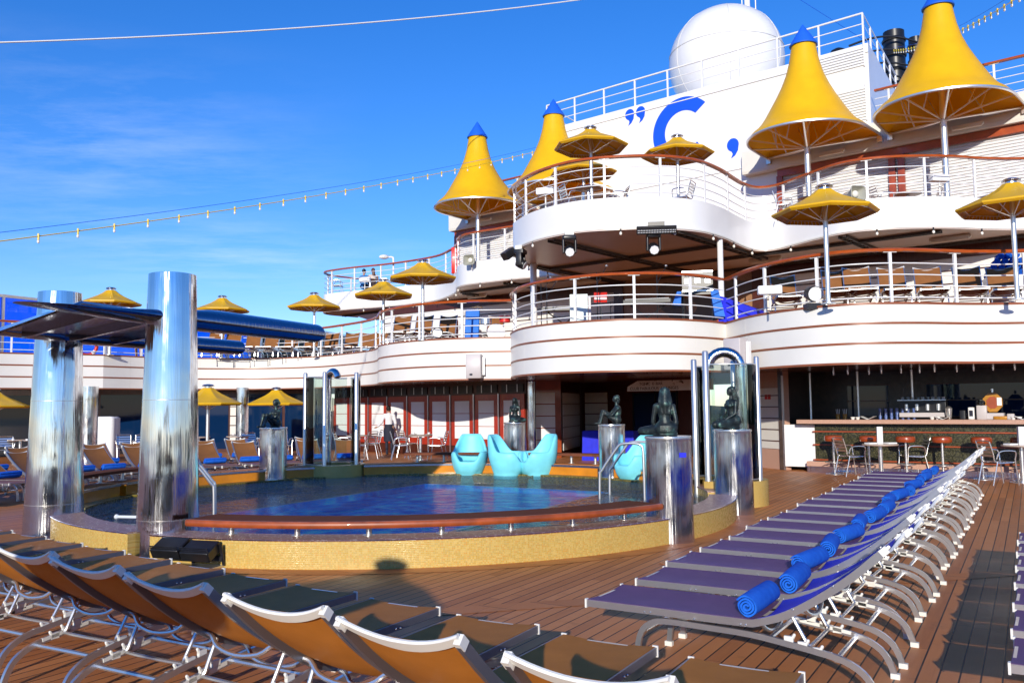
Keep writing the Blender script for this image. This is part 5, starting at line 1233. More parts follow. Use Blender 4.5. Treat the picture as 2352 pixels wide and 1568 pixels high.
for i, x in enumerate((2030, 2042, 2054, 2066, 2078, 2010, 1996)):
    t = on_bar('glass_stack', 'stack of ' + ('blue' if i < 5 else 'clear') + ' tumblers on the bar, ' + NUM[i] + ' left of the espresso machine', 'glasses', 2100 - 13 * i, -.55, 'stacks of glasses on the bar')
    b = MB()
    for k in range(3): b.lathe([(.028, .085 * k), (.038, .085 * k + .08), (.034, .085 * k + .08), (.025, .085 * k + .006)], n=14)
    b.build('tumblers', M['tumbler'] if 'tumbler' in M else M.setdefault('tumbler', mat('blue tumblers', (.10, .16, .40), .08, spec=.8)), t)
t = on_bar('drinks_sign', 'amber octagonal drinks sign standing on a box behind the bar', 'sign', 2282, -.6); oc = [(.2 * math.cos(R(22.5 + 45 * k)), .36 + .2 * math.sin(R(22.5 + 45 * k)) * 1.1) for k in range(8)]
MB().flat((0, -.02, 0), (1, 0, 0), (0, 0, 1), (0, 1, 0), oc, .05).build('sign_face', M['amber'], t, smooth=0); oc2 = [(x * .62, .36 + (z - .36) * .62) for x, z in oc]; MB().flat((0, -.03, 0), (1, 0, 0), (0, 0, 1), (0, 1, 0), oc2, .01).build('sign_center', M['trim2'], t, smooth=0); MB().box((0, 0, .07), (.42, .26, .13)).build('stand_box', M['grey'], t)
MB().box((.13, -.035, .38), (.09, .01, .17)).build('sticker', M['paper'], t); MB().tube([(0, 0, .58), (0, 0, .66)], .03, 10).build('tap', M['rod'], t)
t = on_bar('cocktail_shaker', 'steel mixing beaker on the bar right of the espresso machine', 'shaker', 2180, -.35); MB().lathe([(.04, 0), (.055, .05), (.075, .24), (.05, .27), (.02, .29)], n=20).build('beaker', M['rod'], t)
for i, (x, c) in enumerate(((1925, 'orange'), (1941, 'orange'))):
    t = on_bar('straw_pot', ['orange straw pot on the bar, left one of two', 'orange straw pot on the bar, right one of two'][i], 'pot', x, -.5, 'orange straw pots'); MB().lathe([(.045, 0), (.05, .13), (.045, .13), (.04, .02)], n=16).build('pot', M['amber'], t); b = MB()
    for k in range(8): b.tube([(.02 * math.cos(k), .02 * math.sin(k), .02), (.045 * math.cos(k), .045 * math.sin(k), .24)], .004, 4)
    b.build('straws', M['paper'], t)
for i, (x, lab) in enumerate(((1965, 'white cups on the bar near the straw pots'), (2148, 'white bowls on the bar below the espresso machine'), (2335, 'white bowls at the right end of the bar'))):
    t = on_bar('bowl_pair', lab, 'bowls', x, -.12, 'small white bowls on the bar'); 
    for k in range(2): MB().lathe([(.03, 0), (.055, .06), (.05, .06), (.025, .008)], (-.06 + .11 * k, 0, 0), 16).build('bowl', M['ceramic'], t)
for i, (x, lab) in enumerate(((1995, 'open magazine on the bar by the steel post'), (2166, 'open magazine on the bar in front of the beaker'), (2350, 'open magazine at the right picture edge of the bar'))):
    t = on_bar('magazine', lab, 'magazine', x, -.14, 'magazines on the bar')
    for s in (-1, 1): MB().flat((0, 0, .002), (math.cos(R(25)) * s, 0, math.sin(R(25))), (0, 1, 0), (0, 0, 1), [(0, -.12), (.16, -.12), (.16, .12), (0, .12)], .006).build('page', M['paper'], t, smooth=0)
for x, m, w, h, nm, lab in ((2212, 'black', .12, .2, 'card_reader', 'small dark till behind the bar'), (2232, 'ceramic', .12, .26, 'till_display', 'small white framed card on the bar'), (2256, 'grey', .2, .3, 'ice_box', 'grey box with a glass dome on the bar left of the amber sign'), (2298, 'amber', .26, .07, 'tray_box', 'flat orange tray on the bar below the amber sign'), (2322, 'grey', .14, .12, 'napkin_box', 'grey napkin box right of the amber sign')):
    t = on_bar(nm, lab, nm.split('_')[0] if nm != 'card_reader' else 'till', x, -.5); MB().rbox((0, 0, 0), (w, .12, h), .02).build('body', M[m], t)
    if nm == 'till_display': MB().box((0, -.062, h * .5), (w * .6, .006, h * .5)).build('picture', M['navy'], t)
    if nm == 'ice_box': MB().ball((0, 0, h + .05), .08, 12).build('dome', M['showerglass'], t)
# blue clothed tables in the lounge doorway
for x0, x1, y0, y1, Y, lab in ((1345, 1402, 992, 1054, 25.8, 'table under a royal blue cloth left of the lounge doorway'), (1432, 1462, 990, 1040, 25.2, 'narrow table under a royal blue cloth behind the near plinth')):
    a, b_ = at_y(x0, y1, Y), at_y(x1, y1, Y); t = thing('clothed_table', lab, 'table', ((a.x + b_.x) / 2, Y, 0), R(-20), 'tables under royal blue cloths'); w = (b_.x - a.x); rings = []
    for k, z in ((1.06, 0), (1.02, .4), (1.0, .84), (.97, .87)):
        ring = []
        for j in range(48): q = 2 * PI * j / 48; c, s = math.cos(q), math.sin(q); m_ = max(abs(c), abs(s)); wv = 1 + (.03 * math.sin(j * 2.2) if z < .5 else 0); ring.append((c / m_ * w / 2 * k * wv, s / m_ * .35 * k * wv, z))
        rings.append(ring)
    MB().loft(rings).build('cloth', M['bluecloth'], t)
# ================================================================== PEOPLE
def person(label, loc, rz): return thing('person', label, 'person', loc, rz)
p = at_z(893, 1043, .0); w = person('woman in a white shirt and dark skirt walking by the red doors, seen from behind', (p.x, p.y, 0), R(0))
m = MB()   # faces +y (away), arm stretched to her left (-x)
for s in (-1, 1):
    m.cap((s * .085, 0, .88), .09, (s * .085 + .015, .03 * s, .48), .058); m.cap((s * .085 + .015, .03 * s, .48), .057, (s * .08 + .03, -.06 + .05 * s, .09), .036); m.cap((s * .08 + .03, -.07 + .05 * s, .05), .036, (s * .08 + .03, .09 + .05 * s, .03), .03)
m.cap((-.06, 0, .93), .125, (.06, 0, .93), .125); m.cap((0, 0, .95), .13, (0, 0, 1.12), .11); m.cap((0, 0, 1.12), .11, (0, .0, 1.30), .125); m.cap((-.13, 0, 1.36), .055, (.13, 0, 1.36), .055); m.cap((0, 0, 1.36), .07, (0, .01, 1.47), .045)
m.ball((-.01, .03, 1.55), .085, 14, (.86, 1.02, 1.2)); m.cap((-.02, .11, 1.54), .013, (-.02, .125, 1.525), .015); m.ball((-.02, .08, 1.48), .035, 8)
for s in (-1, 1): m.ball((s * .078 - .01, .03, 1.55), .022, 6, (.5, 1, 1.4))
m.cap((-.17, 0, 1.34), .05, (-.26, .06, 1.10), .04); m.cap((-.26, .06, 1.10), .038, (-.42, .18, .96), .027); m.cap((.17, 0, 1.34), .05, (.22, .03, 1.08), .04); m.cap((.22, .03, 1.08), .038, (.2, .17, .9), .027)
for (hx, hy, hz, dx, dy, dz) in ((-.44, .195, .945, -.8, .5, -.25), (.198, .19, .875, -.05, .5, -.8)):
    d = Vector((dx, dy, dz)).normalized(); h = Vector((hx, hy, hz)); sd = d.cross(Vector((0, 0, 1))).normalized(); m.cap(h, .028, h + d * .07, .034)
    for k in range(4): q = h + d * .08 + sd * (-.03 + .02 * k); m.cap(q, .009, q + d * (.055 + .012 * (k in (1, 2))) + Vector((0, 0, -.012)), .007, 6)
    m.cap(h + d * .03 + sd * .03, .011, h + d * .075 + sd * .062, .008, 6)
fuse('body', m, M['skin'], w, .009, 4)
s_ = MB(); s_.cap((0, 0, 1.0), .145, (0, 0, 1.14), .125); s_.cap((0, 0, 1.14), .125, (0, 0, 1.30), .14); s_.cap((-.135, 0, 1.355), .068, (.135, 0, 1.355), .068); s_.cap((0, 0, 1.37), .08, (0, .01, 1.42), .055)
s_.cap((-.17, 0, 1.34), .065, (-.265, .06, 1.10), .055); s_.cap((-.265, .06, 1.10), .053, (-.40, .165, .975), .04); s_.cap((.17, 0, 1.34), .065, (.225, .03, 1.08), .055); s_.cap((.225, .03, 1.08), .053, (.205, .155, .92), .04)
fuse('shirt', s_, M['shirt'], w, .012, 3)
k_ = MB(); k_.lathe([(.15, 1.04), (.165, .95), (.185, .8), (.18, .6), (.175, .45), (.165, .45), (.17, .8), (.14, 1.04)], n=28); o = k_.build('skirt', M['navy'], w)
sh = MB()
for s in (-1, 1): sh.cap((s * .085 + .015, .03 * s, .46), .064, (s * .08 + .03, -.06 + .05 * s, .10), .045); sh.cap((s * .08 + .03, -.07 + .05 * s, .045), .045, (s * .08 + .03, .09 + .05 * s, .035), .038)
fuse('dark_stockings', sh, M['navy'], w, .012, 2)
h_ = MB(); h_.ball((-.01, .01, 1.585), .095, 14, (.9, .95, 1.1)); h_.ball((-.0, -.09, 1.55), .045, 10); fuse('hair', h_, M['hair'], w, .010, 2)
def seated(label, loc, rz, top, topmat, hairmat, longhair):
    w = person(label, loc, rz); m = MB()
    m.cap((-.08, 0, .5), .12, (.08, 0, .5), .12); m.cap((0, 0, .52), .13, (0, -.03, .85), .13); m.cap((-.15, -.03, .95), .06, (.15, -.03, .95), .06); m.cap((0, -.03, .9), .08, (0, 0, 1.08), .05); m.ball((0, .02, 1.19), .09, 14, (.88, 1.02, 1.2)); m.cap((0, .11, 1.18), .014, (0, .125, 1.165), .016)
    for s in (-1, 1):
        m.cap((s * .09, .03, .5), .09, (s * .1, .45, .5), .065); m.cap((s * .1, .45, .48), .06, (s * .1, .48, .08), .04); m.cap((s * .1, .46, .04), .035, (s * .1, .6, .03), .03)
        m.cap((s * .2, -.03, .93), .05, (s * .26, .08, .68), .042); m.cap((s * .26, .08, .68), .04, (s * .12, .3, .64), .03); m.ball((s * .1, .34, .64), .04, 8)
        for k in range(4): m.cap((s * .1 - .025 + .017 * k, .36, .64), .009, (s * .1 - .025 + .017 * k, .42, .625), .007, 6)
    fuse('body', m, M['skin'], w, .011, 4); c = MB(); c.cap((0, 0, .5), .155, (0, -.03, .85), .15); c.cap((-.15, -.03, .94), .078, (.15, -.03, .94), .078)
    if top == 'shirt':
        for s in (-1, 1): c.cap((s * .2, -.03, .93), .07, (s * .255, .07, .72), .062)
    fuse('shirt' if top == 'shirt' else 'dress', c, topmat, w, .014, 3); h = MB(); h.ball((0, -.0, 1.225), .098, 14, (.92, 1, 1.05))
    if longhair: h.cap((0, -.06, 1.2), .08, (0, -.1, .98), .07)
    fuse('hair', h, hairmat, w, .011, 2)
    t = MB(); t.cap((-.08, .0, .5), .13, (.08, 0, .5), .13)
    for s in (-1, 1): t.cap((s * .09, .03, .5), .1, (s * .1, .4, .5), .078)
    fuse('trousers' if top == 'shirt' else 'skirt', t, M['navy'] if top == 'shirt' else topmat, w, .014, 2); return w
M['bshirt'] = mat('blue shirt', (.02, .16, .42), .8, bump=.2, bscale=12); M['dress'] = mat('cream dress', (.6, .5, .42), .8)
p = at_y(836, 640, 39.2); seated('man in a blue shirt sitting on the small upper balcony', (p.x, p.y, Z2 - .02), R(-35), 'shirt', M['bshirt'], M['hair'], False)
p = at_y(857, 640, 39.0); seated('brown haired woman in a pale dress sitting beside the man on the upper balcony', (p.x, p.y, Z2 - .02), R(28), 'dress', M['dress'], M['brownhair'], True)
p = at_y(318, 805, 31.0); w = person('person in shorts on the left balcony, only the bare legs visible below the canopy', (p.x, p.y, Z1 - .04), R(160)); m = MB()
for s in (-1, 1): m.cap((s * .1, 0, .85), .09, (s * .1, .02, .46), .06); m.cap((s * .1, .02, .46), .058, (s * .1, -.02, .08), .04); m.cap((s * .1, -.02, .05), .038, (s * .1, .13, .03), .03)
m.cap((-.07, 0, .92), .13, (.07, 0, .92), .13); m.cap((0, 0, .95), .13, (0, 0, 1.3), .14); m.cap((-.15, 0, 1.4), .06, (.15, 0, 1.4), .06); m.cap((0, 0, 1.4), .06, (0, 0, 1.5), .05); m.ball((0, .02, 1.62), .095, 12, (.85, 1, 1.2))
for s in (-1, 1): m.cap((s * .2, 0, 1.38), .05, (s * .26, .02, 1.1), .04); m.cap((s * .26, .02, 1.1), .04, (s * .24, .12, .86), .03); m.ball((s * .24, .14, .82), .04, 8)
fuse('body', m, M['skin'], w, .012, 4); c = MB(); c.cap((-.07, 0, .92), .15, (.07, 0, .92), .15); 
for s in (-1, 1): c.cap((s * .1, 0, .85), .11, (s * .105, .01, .6), .1)
fuse('shorts', c, M['navy'], w, .014, 2); c = MB(); c.cap((0, 0, 1.0), .15, (0, 0, 1.3), .16); c.cap((-.15, 0, 1.39), .078, (.15, 0, 1.39), .078); fuse('shirt', c, M['red'], w, .014, 2)
p = at_y(200, 795, 29.6); t = thing('life_ring', 'red and white life ring on the left balcony rail beside the far chrome column', 'life ring', p, R(20)); MB().tube([(.3 * math.cos(R(q)), 0, .3 * math.sin(R(q))) for q in range(0, 360, 12)], .06, 10, closed=True).build('ring', M['red'], t)
for q in (45, 135, 225, 315): MB().tube([(.3 * math.cos(R(q + e)), 0, .3 * math.sin(R(q + e))) for e in (-12, 0, 12)], .063, 10).build('white_band', M['paper'], t)
# ================================================================== BALCONY FURNITURE ON THE UPPER BALCONY
G3 = 'metal chairs on the upper balconies'
tb = [(1352, 452, 22.6, 'round table under the highest parasol'), (1862, 440, 24.0, 'round table behind the tent pole on the right upper balcony'), (2085, 445, 23.6, 'round table in front of the brown frame on the upper balcony'), (1190, 560, 31.2, 'round table on the upper balcony by the horn speaker'), (850, 660, 38.6, 'round table in front of the couple')]
for x, y, Y, lab in tb: q = at_y(x, y, Y); put(TB, (q.x, q.y, Z2 - .04), 0, lab)
for x, Y, a, lab in ((1315, 22.8, 20, 'slatted metal chair under the highest parasol, left one'), (1420, 22.9, 190, 'slatted metal chair under the highest parasol, right one'), (1570, 22.6, 150, 'slatted metal chair by the parasol in front of the letter C'), (1806, 23.6, -20, 'slatted metal chair left of the pole on the right upper balcony'), (1935, 23.6, 200, 'slatted metal chair beside the square horn speaker'), (2030, 23.3, 10, 'slatted metal chair left of the table by the brown frame'), (2140, 23.3, 170, 'slatted metal chair right of the table by the brown frame'), (1168, 31.6, 200, 'slatted metal chair near the left horn speaker'), (775, 38.3, 0, 'slatted metal chair left of the couple'), (885, 38.0, 180, 'slatted metal chair right of the couple')):
    q = at_y(x, 560, Y); put(CH, (q.x, q.y, Z2 - .04), R(a), lab, G3)
# horn loudspeakers
def horn(x, y, Y, rz, lab, s=1.0):
    q = at_y(x, y, Y); t = thing('horn_speaker', lab, 'loudspeaker', q, rz, 'square horn loudspeakers')   # faces -y
    def sq(h, y_): return [(math.copysign(abs(math.cos(R(a))) ** .35, math.cos(R(a))) * h, y_, math.copysign(abs(math.sin(R(a))) ** .35, math.sin(R(a))) * h * .85) for a in range(0, 360, 12)]
    MB().loft([sq(.07 * s, .22), sq(.12 * s, .05), sq(.2 * s, -.14), sq(.215 * s, -.15), sq(.2 * s, -.155), sq(.11 * s, .0), sq(.07 * s, .02)], True).build('horn', M['hornm'], t); MB().ball((0, -.02, 0), .09 * s, 14, (1, .7, 1)).build('driver_cone', M['offwhite'], t); MB().bar([(0, .1, -.08), (0, .1, -.3)], .04, .04, (1, 0, 0)).build('bracket', M['grey'], t)
M['hornm'] = mat('weathered horn shell', (.33, .33, .28), .5)
horn(1963, 446, 21.3, R(15), 'square horn loudspeaker on the right upper balcony rail'); horn(1081, 598, 29.7, R(-25), 'square horn loudspeaker below the left yellow tent'); horn(1836, 362, 26.6, R(40), 'dark square loudspeaker on the roof band by the tent pole')
# tube lights
def tube_light(p, d, lab, L=.8, wall=True):
    t = thing('tube_light', lab, 'tube light', p, math.atan2(d.y, d.x), 'enclosed tube lights')
    MB().rbox((0, 0, -.03), (L, .1, .09), .03).build('housing', M['plastic'], t); MB().tube([(-L * .45, -.02 if wall else 0, -.035), (L * .45, -.02 if wall else 0, -.035)], .038, 10).build('diffuser', M['bulb'], t)
for x, y, lab in ((1910, 351, 'tube light on the roof band under the third yellow tent'), (2222, 290, 'tube light on the roof band under the right yellow tent'), (1112, 505, 'tube light on the roof band under the left yellow tent')): tube_light(wl(x, y, .44), WD, lab)
for x, y, z, lab in ((2182, 548, Z2B - .1, 'tube light under the upper balcony ceiling at the right'), (1757, 597, Z2B - .1, 'tube light under the upper balcony ceiling near the pillar'), (1352, 646, Z2B - .1, 'tube light under the ceiling above the band stage'), (1095, 680, Z2B - .1, 'tube light under the small upper balcony')): tube_light(at_z(x, y, z), WD, lab, 1.0, False)
# floodlights on the rails (white boxes on sticks)
def flood(x, y, Y, z0, rz, lab):
    q = at_y(x, y, Y); t = thing('rail_floodlight', lab, 'floodlight', (q.x, q.y, z0), rz, 'white floodlights on the balcony rails'); h = q.z - z0
    MB().rbox((0, 0, h - .08), (.48, .2, .17), .03).build('lamp_box', M['white'], t); MB().box((0, -.103, h + .0), (.42, .012, .11)).build('glass', M['frost'], t); MB().tube([(0, 0, 0), (0, 0, h - .06)], .02, 8).build('stalk', M['plastic'], t)
flood(1768, 667, 17.4, Z1, R(-10), 'white floodlight on the lower rail right of the stage'); flood(2157, 410, 21.3, Z2, R(10), 'white floodlight on the right upper rail'); flood(1253, 440, 22.0, Z2, R(-20), 'white floodlight on the upper rail left of the highest parasol'); flood(900, 783, 26.6 if False else 29.8, Z1, R(-10), 'white floodlight on the left lower rail'); flood(838, 642, 37.2, Z2, 0, 'white floodlight on the rail in front of the couple')
q = at_y(882, 590, 36.4); t = thing('street_lamp', 'white cobra head lamp on a rail post right of the couple', 'lamp', (q.x + .35, q.y, Z2 + .6)); h = q.z - Z2 - .6; MB().ball((-.35, 0, h), .22, 12, (1, .6, .45)).build('lamp_head', M['white'], t); MB().tube(cat([(-.2, 0, h), (0, 0, h - .02), (.05, 0, h - .12), (.05, 0, 0)], 4), .04, 8).build('arm', M['white'], t)
# moving head stage lights under the upper bulge
def stage_light(x, y, Y, lab, tilt=0):
    q = at_y(x, y, Y); t = thing('stage_light', lab, 'stage light', (q.x, q.y, q.z), R(tilt), 'black moving head stage lights')
    MB().rbox((0, 0, .25), (.34, .28, .12), .04).build('base', M['black'], t)
    for s in (-1, 1): MB().rbox((s * .15, 0, -.07), (.05, .16, .34), .02).build('yoke_arm', M['black'], t)
    MB().lathe([(.04, .12), (.12, .10), (.135, 0), (.13, -.12), (.115, -.14)], n=20).build('head_shell', M['black'], t).rotation_euler = (R(-62), 0, 0)
    b = MB(); b.lathe([(.112, -.141), (.112, -.15), (.001, -.152)], n=8); b.build('lens', M['frost'], t).rotation_euler = (R(-62), 0, 0)
    MB().box((0, .02, .42), (.22, .18, .12)).build('clamp', M['plastic'], t); return t
stage_light(1308, 575, 21.1, 'black moving head stage light hanging left under the upper bulge'); stage_light(1501, 570, 20.75, 'black moving head stage light under the led bar'); stage_light(1196, 605, 23.0, 'black stage light hanging at the far left end of the upper bulge', 70)
a, b_ = at_y(1462, 527, 20.6), at_y(1554, 529, 20.5); t = thing('led_bar', 'long black led bar under the fascia of the upper bulge', 'stage light', (a + b_) / 2, math.atan2(b_.y - a.y, b_.x - a.x)); L = (b_ - a).length; MB().box((0, 0, 0), (L, .1, .2), M=Matrix.Rotation(R(20), 3, 'X')).build('housing', M['black'], t, bevel=.01); g = MB()
for k in range(24):
    for j in range(3): g.ball(Vector((-L / 2 + .04 + k * (L - .08) / 23, -.05, -.05 + .05 * j - .02)), .012, 6)
g.build('led_dots', M['frost'], t); MB().box((0, .06, .14), (.4, .06, .14)).build('mount', M['black'], t)
q = at_y(1168, 583, 23.3); t = thing('side_floodlight', 'black barn door lamp pointing left at the end of the upper bulge', 'stage light', q, R(35)); MB().box((0, 0, 0), (.34, .26, .22), M=Matrix.Rotation(R(-35), 3, 'Y')).build('lamp_box', M['black'], t, bevel=.01); MB().box((.22, 0, .02), (.16, .16, .16)).build('ballast', M['black'], t)
for (x, y, Y, m, lab) in ((1089, 840, 23.45, 'grey', 'grey wall speaker box on the left fascia above the red doors'), (1690, 812, 18.2, 'grey', 'grey wall speaker box on the fascia above the right shower')):
    q = at_y(x, y, Y); t = thing('wall_speaker', lab, 'loudspeaker', q, R(-8 if x < 1200 else -50), 'grey wall speakers'); MB().rbox((0, 0, -.34), (.42, .3, .66), .02).build('cabinet', M[m], t); MB().box((-.06, -.153, -.24), (.08, .006, .05)).build('badge', M['navy'], t); MB().box((.25, .1, .0), (.06, .1, .5)).build('wall_mount', M['white'], t)
# ================================================================== BAND STAGE EQUIPMENT
def stand(x, Y, h, lab, mic=True):
    q = at_y(x, 700, Y); t = thing('microphone_stand', lab, 'microphone stand', (q.x, q.y, Z1 - .04), 0, 'microphone stands'); MB().tube([(0, 0, .02), (0, 0, h)], .013, 7).build('pole', M['black'], t); MB().tube([(0, 0, h * .8), (.25, .1, h + .15)], .01, 6).build('boom', M['black'], t)
    for k in range(3): MB().tube([(0, 0, .12), (.28 * math.cos(2.1 * k), .28 * math.sin(2.1 * k), .01)], .01, 6).build('leg', M['black'], t)
    if mic: MB().ball((.26, .1, h + .18), .035, 8).build('microphone', M['alu'], t)
stand(1243, 22.4, 1.35, 'black microphone stand left of the frosted screen'); stand(1256, 22.0, 1.2, 'short black microphone stand right beside the left one'); stand(1372, 21.5, 1.5, 'tall black microphone stand in front of the mural, left one'); stand(1510, 21.6, 1.5, 'tall black microphone stand in front of the mural, right one'); stand(1402, 21.9, .8, 'low black stand in front of the mural')
q = at_y(1330, 740, 21.4); t = thing('frosted_screen', 'pale frosted glass screen tied to the stage rail', 'screen', (q.x, q.y, Z1 - .04), R(-8)); MB().box((0, 0, .48), (.44, .03, .9)).build('glass_sheet', M['frostscreen'] if 'frostscreen' in M else M.setdefault('frostscreen', mat('frosted screen', (.56, .68, .66), .25)), t, smooth=0); MB().box((.27, .04, .45), (.06, .1, .86)).build('edge_post', M['grey'], t)
def keyboard(x, Y, rz, lab):
    q = at_y(x, 730, Y); t = thing('keyboard', lab, 'keyboard', (q.x, q.y, Z1 - .04), rz, 'keyboards on stands'); MB().box((0, 0, .76), (1.2, .36, .11)).build('case', M['black'], t, bevel=.01); MB().box((0, -.08, .822), (1.1, .14, .012)).build('keys', M['paper'], t)
    for s in (-1, 1): MB().tube([(s * .45, -.15, .02), (-s * .45, .15, .7)], .018, 6).build('stand_leg', M['black'], t)
keyboard(1488, 21.7, R(-15), 'black keyboard on a crossed stand in the middle of the stage'); keyboard(1295, 23.2, R(-10), 'black keyboard stand behind the left microphone stands')
q = at_y(1603, 700, 20.6); t = thing('flight_case', 'black flight case with metal corners on a table with a blue cloth', 'flight case', (q.x, q.y, Z1 + .78), R(-12)); MB().box((0, 0, .26), (.72, .5, .5)).build('case_box', M['black'], t); b = MB()
for sx in (-1, 1):
    for sz in (0, 1): b.bar([(sx * .36, -.255, .02), (sx * .36, -.255, .5)], .035, .02) if sz else b.bar([(-.36, -.255, .03 + .46 * (sx > 0)), (.36, -.255, .03 + .46 * (sx > 0))], .03, .035)
b.build('metal_edges', M['alu'], t)
for dx in (-.24, .0, .24): MB().box((dx, -.262, .27), (.12, .02, .11)).build('latch', M['alu'], t)
t = thing('clothed_stand', 'stand with a draped light blue cloth under the flight case', 'table', (q.x, q.y, Z1 - .04), R(-12)); MB().box((0, 0, .78), (.95, .6, .05)).build('top', M['black'], t)
for s in (-1, 1): MB().tube([(s * .35, 0, 0), (s * .35, 0, .76)], .025, 8).build('leg', M['black'], t)
MB().loft([[(.48, -.32, .84), (.3, -.32, .84), (.3, .3, .84), (.5, .3, .84)], [(.62, -.38, .2), (.38, -.42, .22), (.36, .3, .2), (.62, .3, .2)]]).build('cloth_drape', M['ltcloth'], t); MB().loft([[(-.48, -.32, .84), (-.38, -.32, .84), (-.36, .3, .84), (-.5, .3, .84)], [(-.6, -.36, .52), (-.4, -.36, .5), (-.38, .3, .5), (-.62, .3, .5)]]).build('cloth_drape', M['ltcloth'], t)
q = at_y(1706, 700, 20.3); t = thing('covered_box', 'angular box under a bright royal blue cover right of the stage pillar', 'covered box', (q.x, q.y, Z1 - .04), R(-35)); MB().loft([[(-.5, -.3, 0), (.5, -.3, 0), (.5, .3, 0), (-.5, .3, 0)], [(-.46, -.27, .72), (.42, -.3, .34), (.42, .3, .34), (-.46, .27, .72)]]).build('cover', M['bluecloth'], t, smooth=0)
q = at_y(1380, 735, 22.2); t = thing('music_stand', 'black stand with red and white sheets behind the stage rail', 'music stand', (q.x, q.y, Z1 - .04)); MB().tube([(0, 0, 0), (0, 0, .8)], .02, 6).build('pole', M['black'], t); MB().box((0, 0, .95), (.34, .04, .26), M=Matrix.Rotation(R(15), 3, 'X')).build('tray', M['red'], t); MB().box((0, -.03, .92), (.32, .02, .06), M=Matrix.Rotation(R(15), 3, 'X')).build('sheet', M['paper'], t)
for k in range(3): MB().tube([(0, 0, .15), (.25 * math.cos(2.1 * k), .25 * math.sin(2.1 * k), 0)], .012, 6).build('leg', M['black'], t)
for x, Y, s, lab in ((1870, 17.0, .5, 'round black stage spotlight on the balcony above the bar'), (1160 - 155, 25.0, .42, 'round black spotlight among the loungers beside the stage')):
    q = at_y(x, 700, Y); t = thing('floor_spotlight', lab, 'spotlight', (q.x, q.y, Z1 - .04), 0, 'round black floor spotlights'); MB().lathe([(.05, .2), (.15, .15), (.16, -.05), (.15, -.1)], n=20).build('can', M['black'], t, loc=(0, 0, .32)).rotation_euler = (R(-80), 0, 0); b = MB(); b.lathe([(.14, -.101), (.001, -.105)], n=16); b.build('lens', M['frost'], t, loc=(0, 0, .32)).rotation_euler = (R(-80), 0, 0); MB().box((0, 0, .06), (.36, .26, .12)).build('base', M['black'], t)
q = at_y(1085, 760, 25.0); t = thing('towel_stand', 'chair draped with a patterned blue towel beside the stage', 'towel stand', (q.x, q.y, Z1 - .04), R(-10)); MB().box((0, 0, .55), (.42, .12, .9), M=Matrix.Rotation(R(-12), 3, 'X')).build('towel', M['ltcloth'], t, bevel=.03); MB().box((0, .2, .2), (.4, .3, .4)).build('box', M['paper'], t)
# drum kit left of the stage
q = at_y(1140, 760, 24.9); t = thing('drum_kit', 'small drum kit with cymbal stands left of the band stage', 'drum kit', (q.x, q.y, Z1 - .04)); MB().tube([(0, -.2, .28), (0, .2, .28)], .26, 24).build('bass_drum', M['paper'], t); MB().lathe([(.17, .55), (.17, .72)], (-.3, .1, 0), 20).build('snare', M['alu'], t); MB().lathe([(.16, .6), (.16, .78)], (.25, .1, 0), 20).build('tom', M['red'], t)
for s, h in ((-.55, 1.05), (.5, 1.2)): MB().tube([(s, .15, 0), (s, .15, h)], .012, 6).build('cymbal_stand', M['rod'], t); MB().lathe([(.2, h), (.05, h + .03), (.001, h + .04)], (s, .15, 0), 20).build('cymbal', M['amber'], t)
# pile of folded blue towels on a trolley above the bar
q = at_y(2318, 640, 18.6); t = thing('towel_trolley', 'white trolley carrying the pile of rolled blue towels', 'trolley', (q.x, q.y, Z1 - .04), R(-20)); MB().box((0, 0, .42), (.95, .5, .84)).build('trolley_box', M['white'], t)
kk = 0
for row in range(4):
    for j in range(6 - row):
        kk += 1; r_ = dup(TW, (q.x + (-.4 + .15 * j + .075 * row) * math.cos(R(-20)), q.y + (-.4 + .15 * j + .075 * row) * math.sin(R(-20)), Z1 - .04 + .84 + .125 * row), R(-20) + 0, 'rolled towel, ' + NUM[j] + ' from the left in the ' + ['bottom', 'second', 'third', 'top'][row] + ' row of the trolley pile', 'pile of rolled towels on the trolley')
# ================================================================== STRING LIGHTS AND CABLES
def catenary(a, b, sag, n): return [a.lerp(b, i / n) - Vector((0, 0, sag * 4 * (i / n) * (1 - i / n))) for i in range(n + 1)]
def string(label, a, b, sag, nb, s=1.0):
    t = thing('string_lights', label, 'string lights', a, 0, 'strings of bulbs'); P = catenary(a, b, sag, 40)
    MB().tube(P, .012, 5).build('yellow_wire', M['yellowplastic'], t, world=True); MB().tube([p + Vector((0, 0, .16)) for i, p in enumerate(P)], .006, 5).build('carrier_wire', M['bluecap'], t, world=True)
    for p, d in along(P, (b - a).length / nb, .15):
        MB().tube([p + Vector((0, 0, .05)), p + Vector((0, 0, -.07))], .020 * s, 7).build('holder', M['yellowplastic'], t, world=True)
        o = MB().ball(p + Vector((0, 0, -.10)), .026 * s, 8, (1, 1, 1.35)).build('bulb', M['bulb'], None); o.parent = t.children[-1]; o.data.transform(Matrix.Translation(-Vector(t.location)))
string('string of yellow lamp holders crossing the sky from the left edge to the yellow tents', at_y(-30, 558, 15), at_y(1240, 346, 33), .22, 27)
string('string of yellow lamp holders at the top right corner beside the largest tent', at_y(2052, 117, 39), at_y(2420, -60, 18), .4, 34, 1.2)
def cable(label, a, b, sag, r, m):
    t = thing('cable', label, 'cable', a, 0, 'cables across the sky'); MB().tube(catenary(a, b, sag, 24), r, 6).build('strand', m, t, world=True)
cable('white cable crossing the sky at the top left', at_y(-30, 99, 20), at_y(1360, -4, 30), .25, .022, M['cable']); cable('thin dark wire above the funnel housing', at_y(1832, -4, 36), at_y(2025, 118, 38), .0, .012, M['bluecap'])
